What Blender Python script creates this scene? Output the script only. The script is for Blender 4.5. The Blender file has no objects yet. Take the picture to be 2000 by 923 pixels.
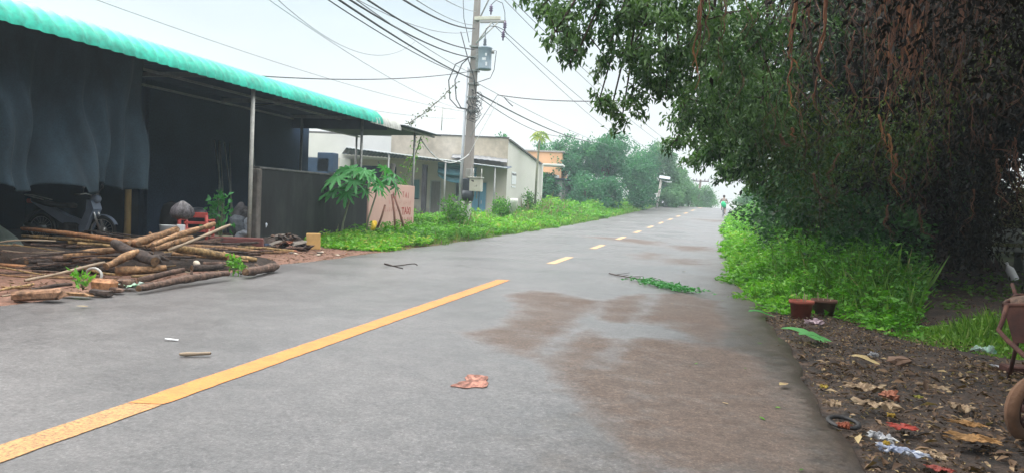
import bpy, math, random
import numpy as np
from mathutils import Vector, Matrix

sc = bpy.context.scene
COL = sc.collection
rng = np.random.default_rng(7)
R = random.Random(11)
rad = math.radians

# ------------------------------------------------------------------ camera
cam_d = bpy.data.cameras.new('camera')
cam = bpy.data.objects.new('camera', cam_d)
COL.objects.link(cam)
cam_d.sensor_fit = 'HORIZONTAL'
cam_d.sensor_width = 36.0
cam_d.lens = 26.1
cam_d.clip_start = 0.05
cam_d.clip_end = 2000
YAW, PITCH, ROLL = rad(14.205), rad(2.576), rad(2.6)
fwd = Vector((-math.sin(YAW) * math.cos(PITCH), math.cos(YAW) * math.cos(PITCH), -math.sin(PITCH)))
rgt = Vector((math.cos(YAW), math.sin(YAW), 0))
upv = rgt.cross(fwd)
ix = rgt * math.cos(ROLL) + upv * math.sin(ROLL)
iy = upv * math.cos(ROLL) - rgt * math.sin(ROLL)
m3 = Matrix((ix, iy, -fwd)).transposed()
cam.matrix_world = Matrix.Translation((0, 0, 1.2)) @ m3.to_4x4()
sc.camera = cam

# ------------------------------------------------------------------ sky, sun, exposure
SUN_EL, SUN_ROT = rad(52), rad(-60)
world = bpy.data.worlds.new('World')
sc.world = world
world.use_nodes = True
nt = world.node_tree
nt.nodes.clear()
def N(t, kind, **kw):
    n = t.nodes.new(kind)
    for k, v in kw.items():
        if k in n.inputs.keys() if isinstance(k, str) else False:
            n.inputs[k].default_value = v
        else:
            setattr(n, k, v)
    return n
def ramp(t, stops, interp='LINEAR'):
    n = t.nodes.new('ShaderNodeValToRGB')
    n.color_ramp.interpolation = interp
    e = n.color_ramp.elements
    while len(e) > 1: e.remove(e[-1])
    e[0].position = stops[0][0]; e[0].color = (*stops[0][1], 1)
    for p, c in stops[1:]:
        k = e.new(p); k.color = (*c, 1)
    return n
wo = N(nt, 'ShaderNodeOutputWorld')
bg = N(nt, 'ShaderNodeBackground')
bg.inputs['Strength'].default_value = 0.1
sky = N(nt, 'ShaderNodeTexSky')
sky.sky_type = 'NISHITA'; sky.sun_disc = False
sky.sun_elevation = SUN_EL; sky.sun_rotation = SUN_ROT
sky.air_density = 1.0; sky.dust_density = 4.0
tc = N(nt, 'ShaderNodeTexCoord')
sep = N(nt, 'ShaderNodeSeparateXYZ')
nt.links.new(tc.outputs['Generated'], sep.inputs[0])
# overcast cloud deck: pale and even near the horizon, much brighter overhead
cl = ramp(nt, [(0.0, (1.0, 0.955, 0.87)), (0.10, (1.0, 0.975, 0.93)), (0.24, (0.84, 0.95, 1.0)), (0.42, (0.85, 0.96, 1.0)), (.6, (1.0, .97, .94)), (1.0, (1.0, .965, .93))])
nt.links.new(sep.outputs['Z'], cl.inputs[0])
br = ramp(nt, [(0.0, (.186, .186, .186)), (0.36, (.166, .166, .166)), (0.56, (.70, .70, .70)), (1.0, (1, 1, 1))])
nt.links.new(sep.outputs['Z'], br.inputs[0])
cn = N(nt, 'ShaderNodeTexNoise'); cn.inputs['Scale'].default_value = 2.2; cn.inputs['Detail'].default_value = 5
mp = N(nt, 'ShaderNodeMapping'); mp.inputs['Scale'].default_value = (1, 1, 3.0)
nt.links.new(tc.outputs['Generated'], mp.inputs[0]); nt.links.new(mp.outputs[0], cn.inputs[0])
cr = ramp(nt, [(0.3, (.86, .89, .93)), (0.7, (1.10, 1.09, 1.07))])
nt.links.new(cn.outputs[0], cr.inputs[0])
def mixc(t, mode, fac, a, b):
    n = t.nodes.new('ShaderNodeMix'); n.data_type = 'RGBA'; n.blend_type = mode
    n.clamp_result = False
    for key, v in ((0, fac), (6, a), (7, b)):
        if hasattr(v, 'links'): t.links.new(v, n.inputs[key])
        elif isinstance(v, (int, float)): n.inputs[key].default_value = v
        else: n.inputs[key].default_value = (*v, 1)
    return n.outputs[2]
c1 = mixc(nt, 'MULTIPLY', 1.0, cl.outputs[0], br.outputs[0])
c2 = mixc(nt, 'MULTIPLY', 1.0, c1, cr.outputs[0])
CLOUD = 36.0
c3 = mixc(nt, 'MULTIPLY', 1.0, c2, (CLOUD, CLOUD, CLOUD))
c4 = mixc(nt, 'MIX', 0.93, sky.outputs[0], c3)
nt.links.new(c4, bg.inputs[0]); nt.links.new(bg.outputs[0], wo.inputs[0])

sun_d = bpy.data.lights.new('sun', 'SUN')
sun_d.energy = 1.4; sun_d.angle = rad(25); sun_d.color = (1.0, 0.96, 0.9)
sun = bpy.data.objects.new('sun', sun_d); COL.objects.link(sun)
# direction to the sun (nishita: rotation 0 = +Y, clockwise)
sd = Vector((math.sin(SUN_ROT) * math.cos(SUN_EL), math.cos(SUN_ROT) * math.cos(SUN_EL), math.sin(SUN_EL)))
sun.rotation_euler = sd.to_track_quat('Z', 'Y').to_euler()
sun.location = sd * 60

sc.view_settings.view_transform = 'Standard'
sc.view_settings.look = 'None'
sc.view_settings.exposure = 0.62
sc.view_settings.gamma = 1.0
sc.view_settings.use_curve_mapping = False
sc.render.engine = 'CYCLES'
sc.cycles.use_denoising = True
sc.cycles.max_bounces = 8
sc.cycles.diffuse_bounces = 3
sc.cycles.glossy_bounces = 2
sc.cycles.transmission_bounces = 4
sc.cycles.transparent_max_bounces = 12
sc.cycles.volume_bounces = 0
sc.cycles.caustics_reflective = False
sc.cycles.caustics_refractive = False

# ------------------------------------------------------------------ materials
def newmat(name):
    m = bpy.data.materials.new(name); m.use_nodes = True
    t = m.node_tree; t.nodes.clear()
    o = t.nodes.new('ShaderNodeOutputMaterial'); b = t.nodes.new('ShaderNodeBsdfPrincipled')
    t.links.new(b.outputs[0], o.inputs[0])
    return m, t, b
def noise(t, scale, detail=4, rough=.6, vec=None, stretch=None, dist=0):
    n = t.nodes.new('ShaderNodeTexNoise')
    n.inputs['Scale'].default_value = scale; n.inputs['Detail'].default_value = detail
    n.inputs['Roughness'].default_value = rough; n.inputs['Distortion'].default_value = dist
    c = t.nodes.new('ShaderNodeTexCoord')
    v = c.outputs['Object'] if vec is None else vec
    if stretch:
        mp = t.nodes.new('ShaderNodeMapping'); mp.inputs['Scale'].default_value = stretch
        t.links.new(v, mp.inputs[0]); v = mp.outputs[0]
    t.links.new(v, n.inputs['Vector'])
    return n.outputs[0]
def bump(t, b, h, strength=.3, dist=.02):
    n = t.nodes.new('ShaderNodeBump'); n.inputs['Strength'].default_value = strength; n.inputs['Distance'].default_value = dist
    t.links.new(h, n.inputs['Height']); t.links.new(n.outputs[0], b.inputs['Normal'])
def sh(c, k): return tuple(min(1, v * k) for v in c)
def M(name, col, rough=.8, var=.25, scale=6, col2=None, bmp=.2, metal=0, stretch=None, spec=.4, bdist=.01, fine=None, fc=(.72, 1.2)):
    m, t, b = newmat(name)
    n = noise(t, scale, stretch=stretch)
    a, c = sh(col, 1 - var), (col2 or sh(col, 1 + var))
    r = ramp(t, [(.3, a), (.5, col), (.72, c)])
    t.links.new(n, r.inputs[0])
    out = r.outputs[0]
    if fine:
        n2 = noise(t, fine, 3); r2 = ramp(t, [(.33, (fc[0],) * 3), (.66, (fc[1],) * 3)]); t.links.new(n2, r2.inputs[0])
        out = mixc(t, 'MULTIPLY', 1.0, out, r2.outputs[0])
    t.links.new(out, b.inputs['Base Color'])
    b.inputs['Roughness'].default_value = rough; b.inputs['Metallic'].default_value = metal
    b.inputs['Specular IOR Level'].default_value = spec
    if bmp: bump(t, b, noise(t, scale * 4, stretch=stretch), bmp, bdist)
    return m
def leafmat(name, stops, rough=.5, trans=.3, spec=.35):
    m, t, b = newmat(name)
    a = t.nodes.new('ShaderNodeAttribute'); a.attribute_name = 'rnd'
    r = ramp(t, stops); t.links.new(a.outputs['Fac'], r.inputs[0])
    t.links.new(r.outputs[0], b.inputs['Base Color'])
    b.inputs['Roughness'].default_value = rough; b.inputs['Specular IOR Level'].default_value = spec
    tr = t.nodes.new('ShaderNodeBsdfTranslucent')
    g = mixc(t, 'MULTIPLY', 1.0, r.outputs[0], (1.3, 1.5, .7)); t.links.new(g, tr.inputs[0])
    mx = t.nodes.new('ShaderNodeMixShader'); mx.inputs[0].default_value = trans
    t.links.new(b.outputs[0], mx.inputs[1]); t.links.new(tr.outputs[0], mx.inputs[2])
    o = [n for n in t.nodes if n.type == 'OUTPUT_MATERIAL'][0]
    t.links.new(mx.outputs[0], o.inputs[0])
    return m

# ------------------------------------------------------------------ mesh builder
class MB:
    def __init__(self): self.v = []; self.f = []; self.mi = []; self.sm = []; self.n = 0
    def add(self, vs, fs, mi=0, smooth=False):
        o = self.n
        self.v.extend([tuple(p) for p in vs]); self.n += len(vs)
        self.f.extend([tuple(i + o for i in f) for f in fs])
        self.mi.extend([mi] * len(fs)); self.sm.extend([smooth] * len(fs))
        return self
    def box(self, c, s, rot=None, mi=0, bev=0.0):
        hx, hy, hz = s[0] / 2, s[1] / 2, s[2] / 2
        b = min(bev, hx * .45, hy * .45, hz * .45)
        mat = rot if rot is not None else Matrix.Identity(3)
        if b <= 0:
            P = [(-hx, -hy, -hz), (hx, -hy, -hz), (hx, hy, -hz), (-hx, hy, -hz), (-hx, -hy, hz), (hx, -hy, hz), (hx, hy, hz), (-hx, hy, hz)]
            F = [(0, 3, 2, 1), (4, 5, 6, 7), (0, 1, 5, 4), (1, 2, 6, 5), (2, 3, 7, 6), (3, 0, 4, 7)]
        else:
            P = []; 
            def loop(z, ins):
                x, y = hx - ins, hy - ins
                k = b if ins == 0 else b * .6
                return [(-x + k, -y, z), (x - k, -y, z), (x, -y + k, z), (x, y - k, z), (x - k, y, z), (-x + k, y, z), (-x, y - k, z), (-x, -y + k, z)]
            P = loop(-hz, b) + loop(-hz + b, 0) + loop(hz - b, 0) + loop(hz, b)
            F = [tuple(range(7, -1, -1)), tuple(range(24, 32))]
            for L in range(3):
                for i in range(8):
                    j = (i + 1) % 8
                    F.append((L * 8 + i, L * 8 + j, L * 8 + 8 + j, L * 8 + 8 + i))
        P = [Vector(c) + mat @ Vector(p) for p in P]
        return self.add(P, F, mi)
    def tube(self, pts, rads, sides=8, caps=True, mi=0, smooth=True, jit=0, rnd=None):
        pts = [Vector(p) for p in pts]
        if not hasattr(rads, '__len__'): rads = [rads] * len(pts)
        V = []; prev = None
        for i, p in enumerate(pts):
            d = (pts[min(i + 1, len(pts) - 1)] - pts[max(i - 1, 0)])
            if d.length < 1e-9: d = Vector((0, 0, 1))
            d.normalize()
            if prev is None:
                a = Vector((0, 0, 1)) if abs(d.z) < .9 else Vector((1, 0, 0))
                u = d.cross(a).normalized()
            else:
                u = prev - d * prev.dot(d)
                u = u.normalized() if u.length > 1e-6 else d.orthogonal().normalized()
            prev = u; w = d.cross(u)
            for k in range(sides):
                an = 2 * math.pi * k / sides
                r = rads[i] * (1 + (jit * (rnd or R).uniform(-1, 1) if jit else 0))
                V.append(p + (u * math.cos(an) + w * math.sin(an)) * r)
        F = []
        for i in range(len(pts) - 1):
            for k in range(sides):
                j = (k + 1) % sides
                F.append((i * sides + k, i * sides + j, (i + 1) * sides + j, (i + 1) * sides + k))
        self.add(V, F, mi, smooth)
        if caps:
            o = self.n - len(V)
            self.f.append(tuple(o + k for k in range(sides - 1, -1, -1))); self.mi.append(mi); self.sm.append(False)
            e = o + (len(pts) - 1) * sides
            self.f.append(tuple(e + k for k in range(sides))); self.mi.append(mi); self.sm.append(False)
        return self
    def lathe(self, prof, c=(0, 0, 0), sides=20, axis='z', mi=0, smooth=True):
        V = []; F = []
        for r, z in prof:
            for k in range(sides):
                a = 2 * math.pi * k / sides
                x, y = r * math.cos(a), r * math.sin(a)
                p = (x, y, z) if axis == 'z' else ((z, x, y) if axis == 'x' else (x, z, y))
                V.append((p[0] + c[0], p[1] + c[1], p[2] + c[2]))
        for i in range(len(prof) - 1):
            for k in range(sides):
                j = (k + 1) % sides
                F.append((i * sides + k, i * sides + j, (i + 1) * sides + j, (i + 1) * sides + k))
        return self.add(V, F, mi, smooth)
    def torus(self, c, R_, r, axis='x', n=28, m=10, mi=0, sx=1.0):
        prof = [(R_ + r * math.cos(2 * math.pi * k / m), sx * r * math.sin(2 * math.pi * k / m)) for k in range(m + 1)]
        return self.lathe(prof, c, n, axis, mi)
    def grid(self, fn, nu, nv, mi=0, smooth=True):
        V = [fn(i / nu, j / nv) for i in range(nu + 1) for j in range(nv + 1)]
        F = [(i * (nv + 1) + j, (i + 1) * (nv + 1) + j, (i + 1) * (nv + 1) + j + 1, i * (nv + 1) + j + 1) for i in range(nu) for j in range(nv)]
        return self.add(V, F, mi, smooth)
    def prism(self, pts, d, mi=0, smooth=False):
        """closed polygon pts (3-D, planar) pushed along vector d"""
        n = len(pts); d = Vector(d)
        V = [Vector(p) for p in pts] + [Vector(p) + d for p in pts]
        F = [tuple(range(n - 1, -1, -1)), tuple(range(n, 2 * n))] + [(i, (i + 1) % n, n + (i + 1) % n, n + i) for i in range(n)]
        return self.add(V, F, mi, smooth)
    def blob(self, c, s, seed=0, amp=.25, nu=10, nv=14, mi=0, rot=0.0, flat=None):
        r = random.Random(seed)
        k = [(r.uniform(-3, 3), r.uniform(-3, 3), r.uniform(-3, 3), r.uniform(0, 6)) for _ in range(6)]
        V = []; cr, sr = math.cos(rot), math.sin(rot)
        for i in range(nu + 1):
            th = math.pi * i / nu
            for j in range(nv):
                ph = 2 * math.pi * j / nv
                d = (math.sin(th) * math.cos(ph), math.sin(th) * math.sin(ph), math.cos(th))
                q = 1 + amp * sum(math.sin(a * d[0] + b_ * d[1] + c_ * d[2] + e) for a, b_, c_, e in k) / 3
                x, y, z = d[0] * s[0] * q, d[1] * s[1] * q, d[2] * s[2] * q
                if flat is not None: z = max(z, flat)
                V.append((c[0] + x * cr - y * sr, c[1] + x * sr + y * cr, c[2] + z))
        F = []
        for i in range(nu):
            for j in range(nv):
                jj = (j + 1) % nv
                F.append((i * nv + j, (i + 1) * nv + j, (i + 1) * nv + jj, i * nv + jj))
        return self.add(V, F, mi, True)
    def build(self, name, mats, parent=None):
        me = bpy.data.meshes.new(name)
        me.from_pydata(self.v, [], self.f)
        if not isinstance(mats, (list, tuple)): mats = [mats]
        for m in mats: me.materials.append(m)
        me.polygons.foreach_set('material_index', self.mi)
        me.polygons.foreach_set('use_smooth', self.sm)
        me.update()
        return link(name, me, parent)
def link(name, me, parent=None):
    o = bpy.data.objects.new(name, me); COL.objects.link(o)
    if parent is not None: o.parent = parent
    return o
def tag(o, label=None, cat=None, group=None, kind=None):
    if label: o['label'] = label
    if cat: o['category'] = cat
    if group: o['group'] = group
    if kind: o['kind'] = kind
    return o
def empty(name, loc, label, cat, group=None, rz=0):
    o = bpy.data.objects.new(name, None); COL.objects.link(o)
    o.location = loc; o.rotation_euler = (0, 0, rz); o.empty_display_size = .2
    return tag(o, label, cat, group)

class LB:
    """many small leaves as one mesh: numpy, two folded triangles a leaf, with a per-leaf tint attribute"""
    def __init__(self): self.P = []; self.T = []
    def add(self, P, D, L, W, tint, fold=.25, lift=None):
        P = np.asarray(P, float); n = len(P)
        if n == 0: return
        D = np.asarray(D, float); D = D / (np.linalg.norm(D, axis=1, keepdims=True) + 1e-9)
        q = rng.normal(size=(n, 3)) if lift is None else np.asarray(lift, float) + rng.normal(size=(n, 3)) * .35
        S = np.cross(D, q); S /= (np.linalg.norm(S, axis=1, keepdims=True) + 1e-9)
        Nn = np.cross(S, D)
        L = np.broadcast_to(np.asarray(L, float), (n,))[:, None]; W = np.broadcast_to(np.asarray(W, float), (n,))[:, None]
        mid = P + D * L * .42
        a = mid + S * W * .5 + Nn * W * fold
        b = mid - S * W * .5 + Nn * W * fold
        tip = P + D * L - Nn * L * .12
        self.P.append(np.stack([P, a, tip, b], 1).reshape(-1, 3))
        self.T.append(np.repeat(np.clip(np.broadcast_to(tint, (n,)), 0, 1), 4))
    def build(self, name, mat, parent=None):
        P = np.concatenate(self.P); T = np.concatenate(self.T)
        n = len(P) // 4
        me = bpy.data.meshes.new(name)
        me.vertices.add(len(P)); me.vertices.foreach_set('co', P.astype(np.float32).ravel())
        idx = (np.arange(n)[:, None] * 4 + np.array([0, 1, 2, 0, 2, 3])[None, :]).ravel().astype(np.int32)
        me.loops.add(len(idx)); me.loops.foreach_set('vertex_index', idx)
        me.polygons.add(2 * n); me.polygons.foreach_set('loop_start', np.arange(0, 6 * n, 3, dtype=np.int32))
        me.update(calc_edges=True)
        at = me.attributes.new('rnd', 'FLOAT', 'POINT'); at.data.foreach_set('value', T.astype(np.float32))
        me.materials.append(mat)
        return link(name, me, parent)
def rdir(n, down=0.0, up=0.0):
    d = rng.normal(size=(n, 3)); d[:, 2] += up - down
    return d
def ball(n, c, r, shell=.5):
    d = rng.normal(size=(n, 3)); d /= np.linalg.norm(d, axis=1, keepdims=True)
    k = (shell ** 3 + (1 - shell ** 3) * rng.random(n)) ** (1 / 3)
    return np.asarray(c, float) + d * k[:, None] * np.asarray(r, float), d

# ------------------------------------------------------------------ lie of the land
def Zp(y):
    if y <= 15: return 0.0
    if y <= 75: return 1.5 * ((y - 15) / 60.0) ** 2
    d = y - 75
    if d <= 10: return 1.5 + .05 * d - .005 * d * d
    return max(1.5 - .05 * (d - 10), -1.0)
def bend(y):
    return 2.6 * (max(0, y - 20) / 55.0) ** 2 if y < 75 else 2.6 + .19 * (y - 75)
XC = -2.92
def edgeL(y): return XC - 3.9 + bend(y) + (.5 if y < 9 else 0) * max(0, min(1, (9 - y) / 5)) + .05 * math.sin(y * 2.1) + .03 * math.sin(y * 5.3 + 1)
def edgeR(y): return XC + 3.75 + bend(y) + .03 * math.sin(y * 1.7 + 2) + .02 * math.sin(y * 6.1)
def h2(x, y): return .5 * math.sin(x * 1.3 + 1.7 * math.sin(y * .9)) + .3 * math.sin(y * 2.3 + x * 1.9) + .2 * math.sin(5.1 * x - 3.7 * y)
def Zg(x, y):
    """ground height beside the road"""
    z = Zp(y)
    l, r = edgeL(y), edgeR(y)
    if l <= x <= r:
        k = min(x - l, r - x)
        return z - .05 - min(k, .5) * .2
    d = (l - x) if x < l else (x - r)
    z += -.045 + min(d, 1.0) * (.03 * h2(x, y) + .035)
    if x > r and y > 10: z += min(d, 6) * .035 * min(1, (y - 10) / 8)
    return z
# ------------------------------------------------------------------ ground, road
def ground_mat():
    m, t, b = newmat('earth')
    c = t.nodes.new('ShaderNodeTexCoord'); s = t.nodes.new('ShaderNodeSeparateXYZ'); t.links.new(c.outputs['Object'], s.inputs[0])
    n1 = noise(t, 1.3, 6); n2 = noise(t, 9, 5); n3 = noise(t, 60, 4)
    red = ramp(t, [(.3, (.11, .055, .035)), (.55, (.20, .10, .065)), (.75, (.28, .17, .12))]); t.links.new(n2, red.inputs[0])
    hum = ramp(t, [(.3, (.010, .007, .006)), (.52, (.036, .023, .016)), (.75, (.095, .06, .04))]); t.links.new(n2, hum.inputs[0])
    dk = ramp(t, [(.40, (.35, .33, .32)), (.58, (1.25, 1.2, 1.15))]); t.links.new(noise(t, 2.6, 6, .7), dk.inputs[0])
    humo = mixc(t, 'MULTIPLY', 1.0, hum.outputs[0], dk.outputs[0])
    grn = ramp(t, [(.3, (.05, .05, .02)), (.6, (.06, .10, .025)), (.8, (.11, .15, .05))]); t.links.new(n1, grn.inputs[0])
    fx = N(t, 'ShaderNodeMapRange'); fx.inputs[1].default_value = -5; fx.inputs[2].default_value = -3; t.links.new(s.outputs['X'], fx.inputs[0])
    c1 = mixc(t, 'MIX', fx.outputs[0], red.outputs[0], humo)
    fy = N(t, 'ShaderNodeMapRange'); fy.inputs[1].default_value = 16; fy.inputs[2].default_value = 26; t.links.new(s.outputs['Y'], fy.inputs[0])
    c2 = mixc(t, 'MIX', fy.outputs[0], c1, grn.outputs[0])
    f3 = ramp(t, [(.3, (.6, .6, .6)), (.7, (1.3, 1.3, 1.3))]); t.links.new(n3, f3.inputs[0])
    c3 = mixc(t, 'MULTIPLY', 1.0, c2, f3.outputs[0])
    t.links.new(c3, b.inputs['Base Color']); b.inputs['Roughness'].default_value = .85
    bump(t, b, noise(t, 30, 6), .7, .03)
    return m
def axis_vals(segs):
    out = []
    for a, b, st in segs:
        out += list(np.arange(a, b, st))
    out.append(segs[-1][1])
    return out
gx = axis_vals([(-160, -60, 20), (-60, -20, 4), (-20, -10, 1), (-10, -5.6, .22), (-5.6, .2, .8), (.2, 4, .15), (4, 10, .6), (10, 30, 4), (30, 160, 20)])
gy = axis_vals([(-60, -10, 10), (-10, 2, 1), (2, 16, .18), (16, 40, .6), (40, 100, 2), (100, 200, 10), (200, 300, 25)])
g = MB()
V = [(x, y, Zg(x, y)) for x in gx for y in gy]
ny = len(gy)
F = [(i * ny + j, (i + 1) * ny + j, (i + 1) * ny + j + 1, i * ny + j + 1) for i in range(len(gx) - 1) for j in range(ny - 1)]
g.add(V, F, 0, True)
tag(g.build('ground', ground_mat()), kind='structure')

MUD = [  # silt patches left on the wet road: outlines in metres
    [(-2.03, 6.38, -0.00), (-1.83, 7.09, -0.00), (-2.00, 8.30, -0.00), (-2.41, 9.39, -0.00), (-2.26, 10.08, -0.00), (-1.81, 9.99, -0.00), (-1.36, 9.62, -0.00), (-1.14, 9.48, -0.00), (-1.19, 7.74, -0.00), (-1.22, 6.58, -0.00), (-1.18, 5.63, -0.00), (-1.41, 5.73, -0.00), (-1.70, 6.00, -0.00)],
    [(-1.19, 9.34, -0.00), (-0.86, 10.66, -0.00), (-0.23, 11.24, -0.00), (0.27, 10.57, -0.00), (0.38, 8.09, -0.00), (0.20, 7.12, -0.00), (-0.03, 7.35, -0.00), (-0.35, 7.95, -0.00), (-0.82, 7.77, -0.00), (-1.03, 7.95, -0.00)],
    [(-1.16, 5.54, -0.00), (-1.10, 6.58, -0.00), (-1.01, 7.23, -0.00), (-0.79, 6.91, -0.00), (-0.50, 7.09, -0.00), (-0.21, 7.12, -0.00), (0.20, 7.00, -0.00), (0.54, 6.70, -0.00), (0.65, 5.75, -0.00), (0.65, 4.87, -0.00), (0.61, 3.73, -0.00), (-0.21, 3.41, -0.00), (-0.38, 3.92, -0.01), (-0.73, 4.66, -0.00)],
    [(-4.35, 27.81, 0.07), (-2.57, 28.27, 0.07), (-1.18, 27.14, 0.06), (-1.39, 24.49, 0.04), (-2.88, 25.91, 0.05)],
    [(-1.67, 19.37, 0.01), (-1.33, 21.14, 0.02), (-0.87, 20.42, 0.01), (-1.01, 18.17, 0.00), (-1.42, 17.96, 0.00)],
    [(-1.09, 25.14, 0.04), (0.32, 26.05, 0.05), (0.45, 23.80, 0.03), (-0.52, 22.50, 0.02)],
    [(-0.93, 18.84, 0.01), (-0.06, 19.28, 0.01), (0.07, 17.43, 0.00), (-0.66, 17.08, 0.00)],
    [(-0.86, 54.45, 0.65), (1.77, 54.11, 0.64), (1.02, 50.91, 0.54)],
]
def poly_sd(x, y, poly):
    """signed distance (inside positive), vectorised"""
    ins = np.zeros(x.shape, bool); d2 = np.full(x.shape, 1e9)
    n = len(poly)
    for i in range(n):
        x0, y0 = poly[i][0], poly[i][1]; x1, y1 = poly[(i + 1) % n][0], poly[(i + 1) % n][1]
        ex, ey = x1 - x0, y1 - y0
        tt = np.clip(((x - x0) * ex + (y - y0) * ey) / (ex * ex + ey * ey + 1e-12), 0, 1)
        d2 = np.minimum(d2, (x - x0 - tt * ex) ** 2 + (y - y0 - tt * ey) ** 2)
        with np.errstate(divide='ignore', invalid='ignore'):
            cnd = ((y0 > y) != (y1 > y)) & (x < (x1 - x0) * (y - y0) / (y1 - y0 + 1e-12) + x0)
        ins ^= cnd
    return np.where(ins, 1, -1) * np.sqrt(d2)
def road_mat():
    m, t, b = newmat('asphalt')
    mud = t.nodes.new('ShaderNodeAttribute'); mud.attribute_name = 'mud'
    side = t.nodes.new('ShaderNodeAttribute'); side.attribute_name = 'side'
    big = noise(t, .55, 5); mid = noise(t, 5, 5); fine = noise(t, 70, 3, .75); agg = noise(t, 26, 3, .8)
    base = ramp(t, [(.3, (.077, .074, .076)), (.55, (.097, .093, .095)), (.75, (.119, .114, .115))]); t.links.new(mid, base.inputs[0])
    brown = ramp(t, [(.3, (.068, .048, .038)), (.6, (.091, .066, .053)), (.8, (.106, .080, .066))]); t.links.new(mid, brown.inputs[0])
    edge = ramp(t, [(.3, (.040, .033, .028)), (.7, (.085, .070, .059))]); t.links.new(mid, edge.inputs[0])  # dark brown right side, canopy shade put into the asphalt colour
    # ragged silt edge
    ma = N(t, 'ShaderNodeMath', operation='ADD'); t.links.new(mud.outputs['Fac'], ma.inputs[0])
    mm = N(t, 'ShaderNodeMath', operation='MULTIPLY_ADD'); t.links.new(noise(t, 2.4, 9, .74), mm.inputs[0]); mm.inputs[1].default_value = 1.7; mm.inputs[2].default_value = -.85
    t.links.new(mm.outputs[0], ma.inputs[1])
    mr = ramp(t, [(.24, (0, 0, 0)), (1.0, (1, 1, 1))]); t.links.new(ma.outputs[0], mr.inputs[0])
    sa = N(t, 'ShaderNodeMath', operation='ADD'); t.links.new(side.outputs['Fac'], sa.inputs[0]); t.links.new(mm.outputs[0], sa.inputs[1])
    sr = ramp(t, [(.25, (0, 0, 0)), (.85, (1, 1, 1))]); t.links.new(sa.outputs[0], sr.inputs[0])
    c1 = mixc(t, 'MIX', sr.outputs[0], base.outputs[0], edge.outputs[0])
    c2 = mixc(t, 'MIX', mr.outputs[0], c1, brown.outputs[0])
    sp = ramp(t, [(.30, (.50, .50, .50)), (.47, (.95, .95, .95)), (.60, (1.1, 1.1, 1.1)), (.66, (1.7, 1.7, 1.65)), (.72, (2.6, 2.6, 2.5))]); t.links.new(fine, sp.inputs[0])
    sg = ramp(t, [(.32, (.60, .60, .60)), (.68, (1.38, 1.38, 1.38))]); t.links.new(agg, sg.inputs[0])
    bg_ = ramp(t, [(.3, (.9, .9, .9)), (.7, (1.1, 1.1, 1.1))]); t.links.new(big, bg_.inputs[0])
    c3 = mixc(t, 'MULTIPLY', 1.0, mixc(t, 'MULTIPLY', 1.0, mixc(t, 'MULTIPLY', 1.0, c2, sp.outputs[0]), sg.outputs[0]), bg_.outputs[0])
    t.links.new(c3, b.inputs['Base Color'])
    rr = mixc(t, 'MIX', mr.outputs[0], (.36, .36, .36), (.78, .78, .78))
    rg = ramp(t, [(.3, (.8, .8, .8)), (.7, (1.35, 1.35, 1.35))]); t.links.new(big, rg.inputs[0])
    t.links.new(mixc(t, 'MULTIPLY', 1.0, rr, rg.outputs[0]), b.inputs['Roughness'])
    b.inputs['Specular IOR Level'].default_value = .5
    bump(t, b, fine, .35, .006)
    return m
ry = axis_vals([(-12, 1, 1), (1, 16, .1), (16, 40, .4), (40, 100, 2)])
NU = 72
P = []; side = []
for y in ry:
    l, r = edgeL(y), edgeR(y); z = Zp(y)
    P.append((l - .04, y, z - .09)); side.append(0)
    for i in range(NU + 1):
        x = l + (r - l) * i / NU
        camber = -.02 * ((x - XC - bend(y)) / 3.8) ** 2
        P.append((x, y, z + camber)); side.append(max(0, min(1, 1 - (r - x) / (1.6 + max(0, 7 - y) * .25))) * .9 if y < 25 else 0)
    P.append((r + .04, y, z - .09)); side.append(1)
w = NU + 3
rm = MB(); rm.add(P, [(i * w + j, i * w + j + 1, (i + 1) * w + j + 1, (i + 1) * w + j) for i in range(len(ry) - 1) for j in range(w - 1)], 0, True)
road = rm.build('road', road_mat())
A = np.array(P); mud = np.zeros(len(A))
for pl in MUD:
    s_ = .10 if pl[0][1] < 12 else .35
    mud = np.maximum(mud, 1 / (1 + np.exp(-poly_sd(A[:, 0], A[:, 1], pl) / s_ * 1.6)))
# two wheel tracks wiped clean through the silt
trk = np.exp(-((A[:, 0] - (-.62 + .016 * (A[:, 1] - 8))) / .10) ** 2) * (A[:, 1] > 5.5) * (A[:, 1] < 11.5)
mud = np.clip(mud - .5 * trk, 0, 1)
for nm, arr in (('mud', mud), ('side', np.array(side))):
    at = road.data.attributes.new(nm, 'FLOAT', 'POINT'); at.data.foreach_set('value', arr.astype(np.float32))
tag(road, kind='structure')

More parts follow.
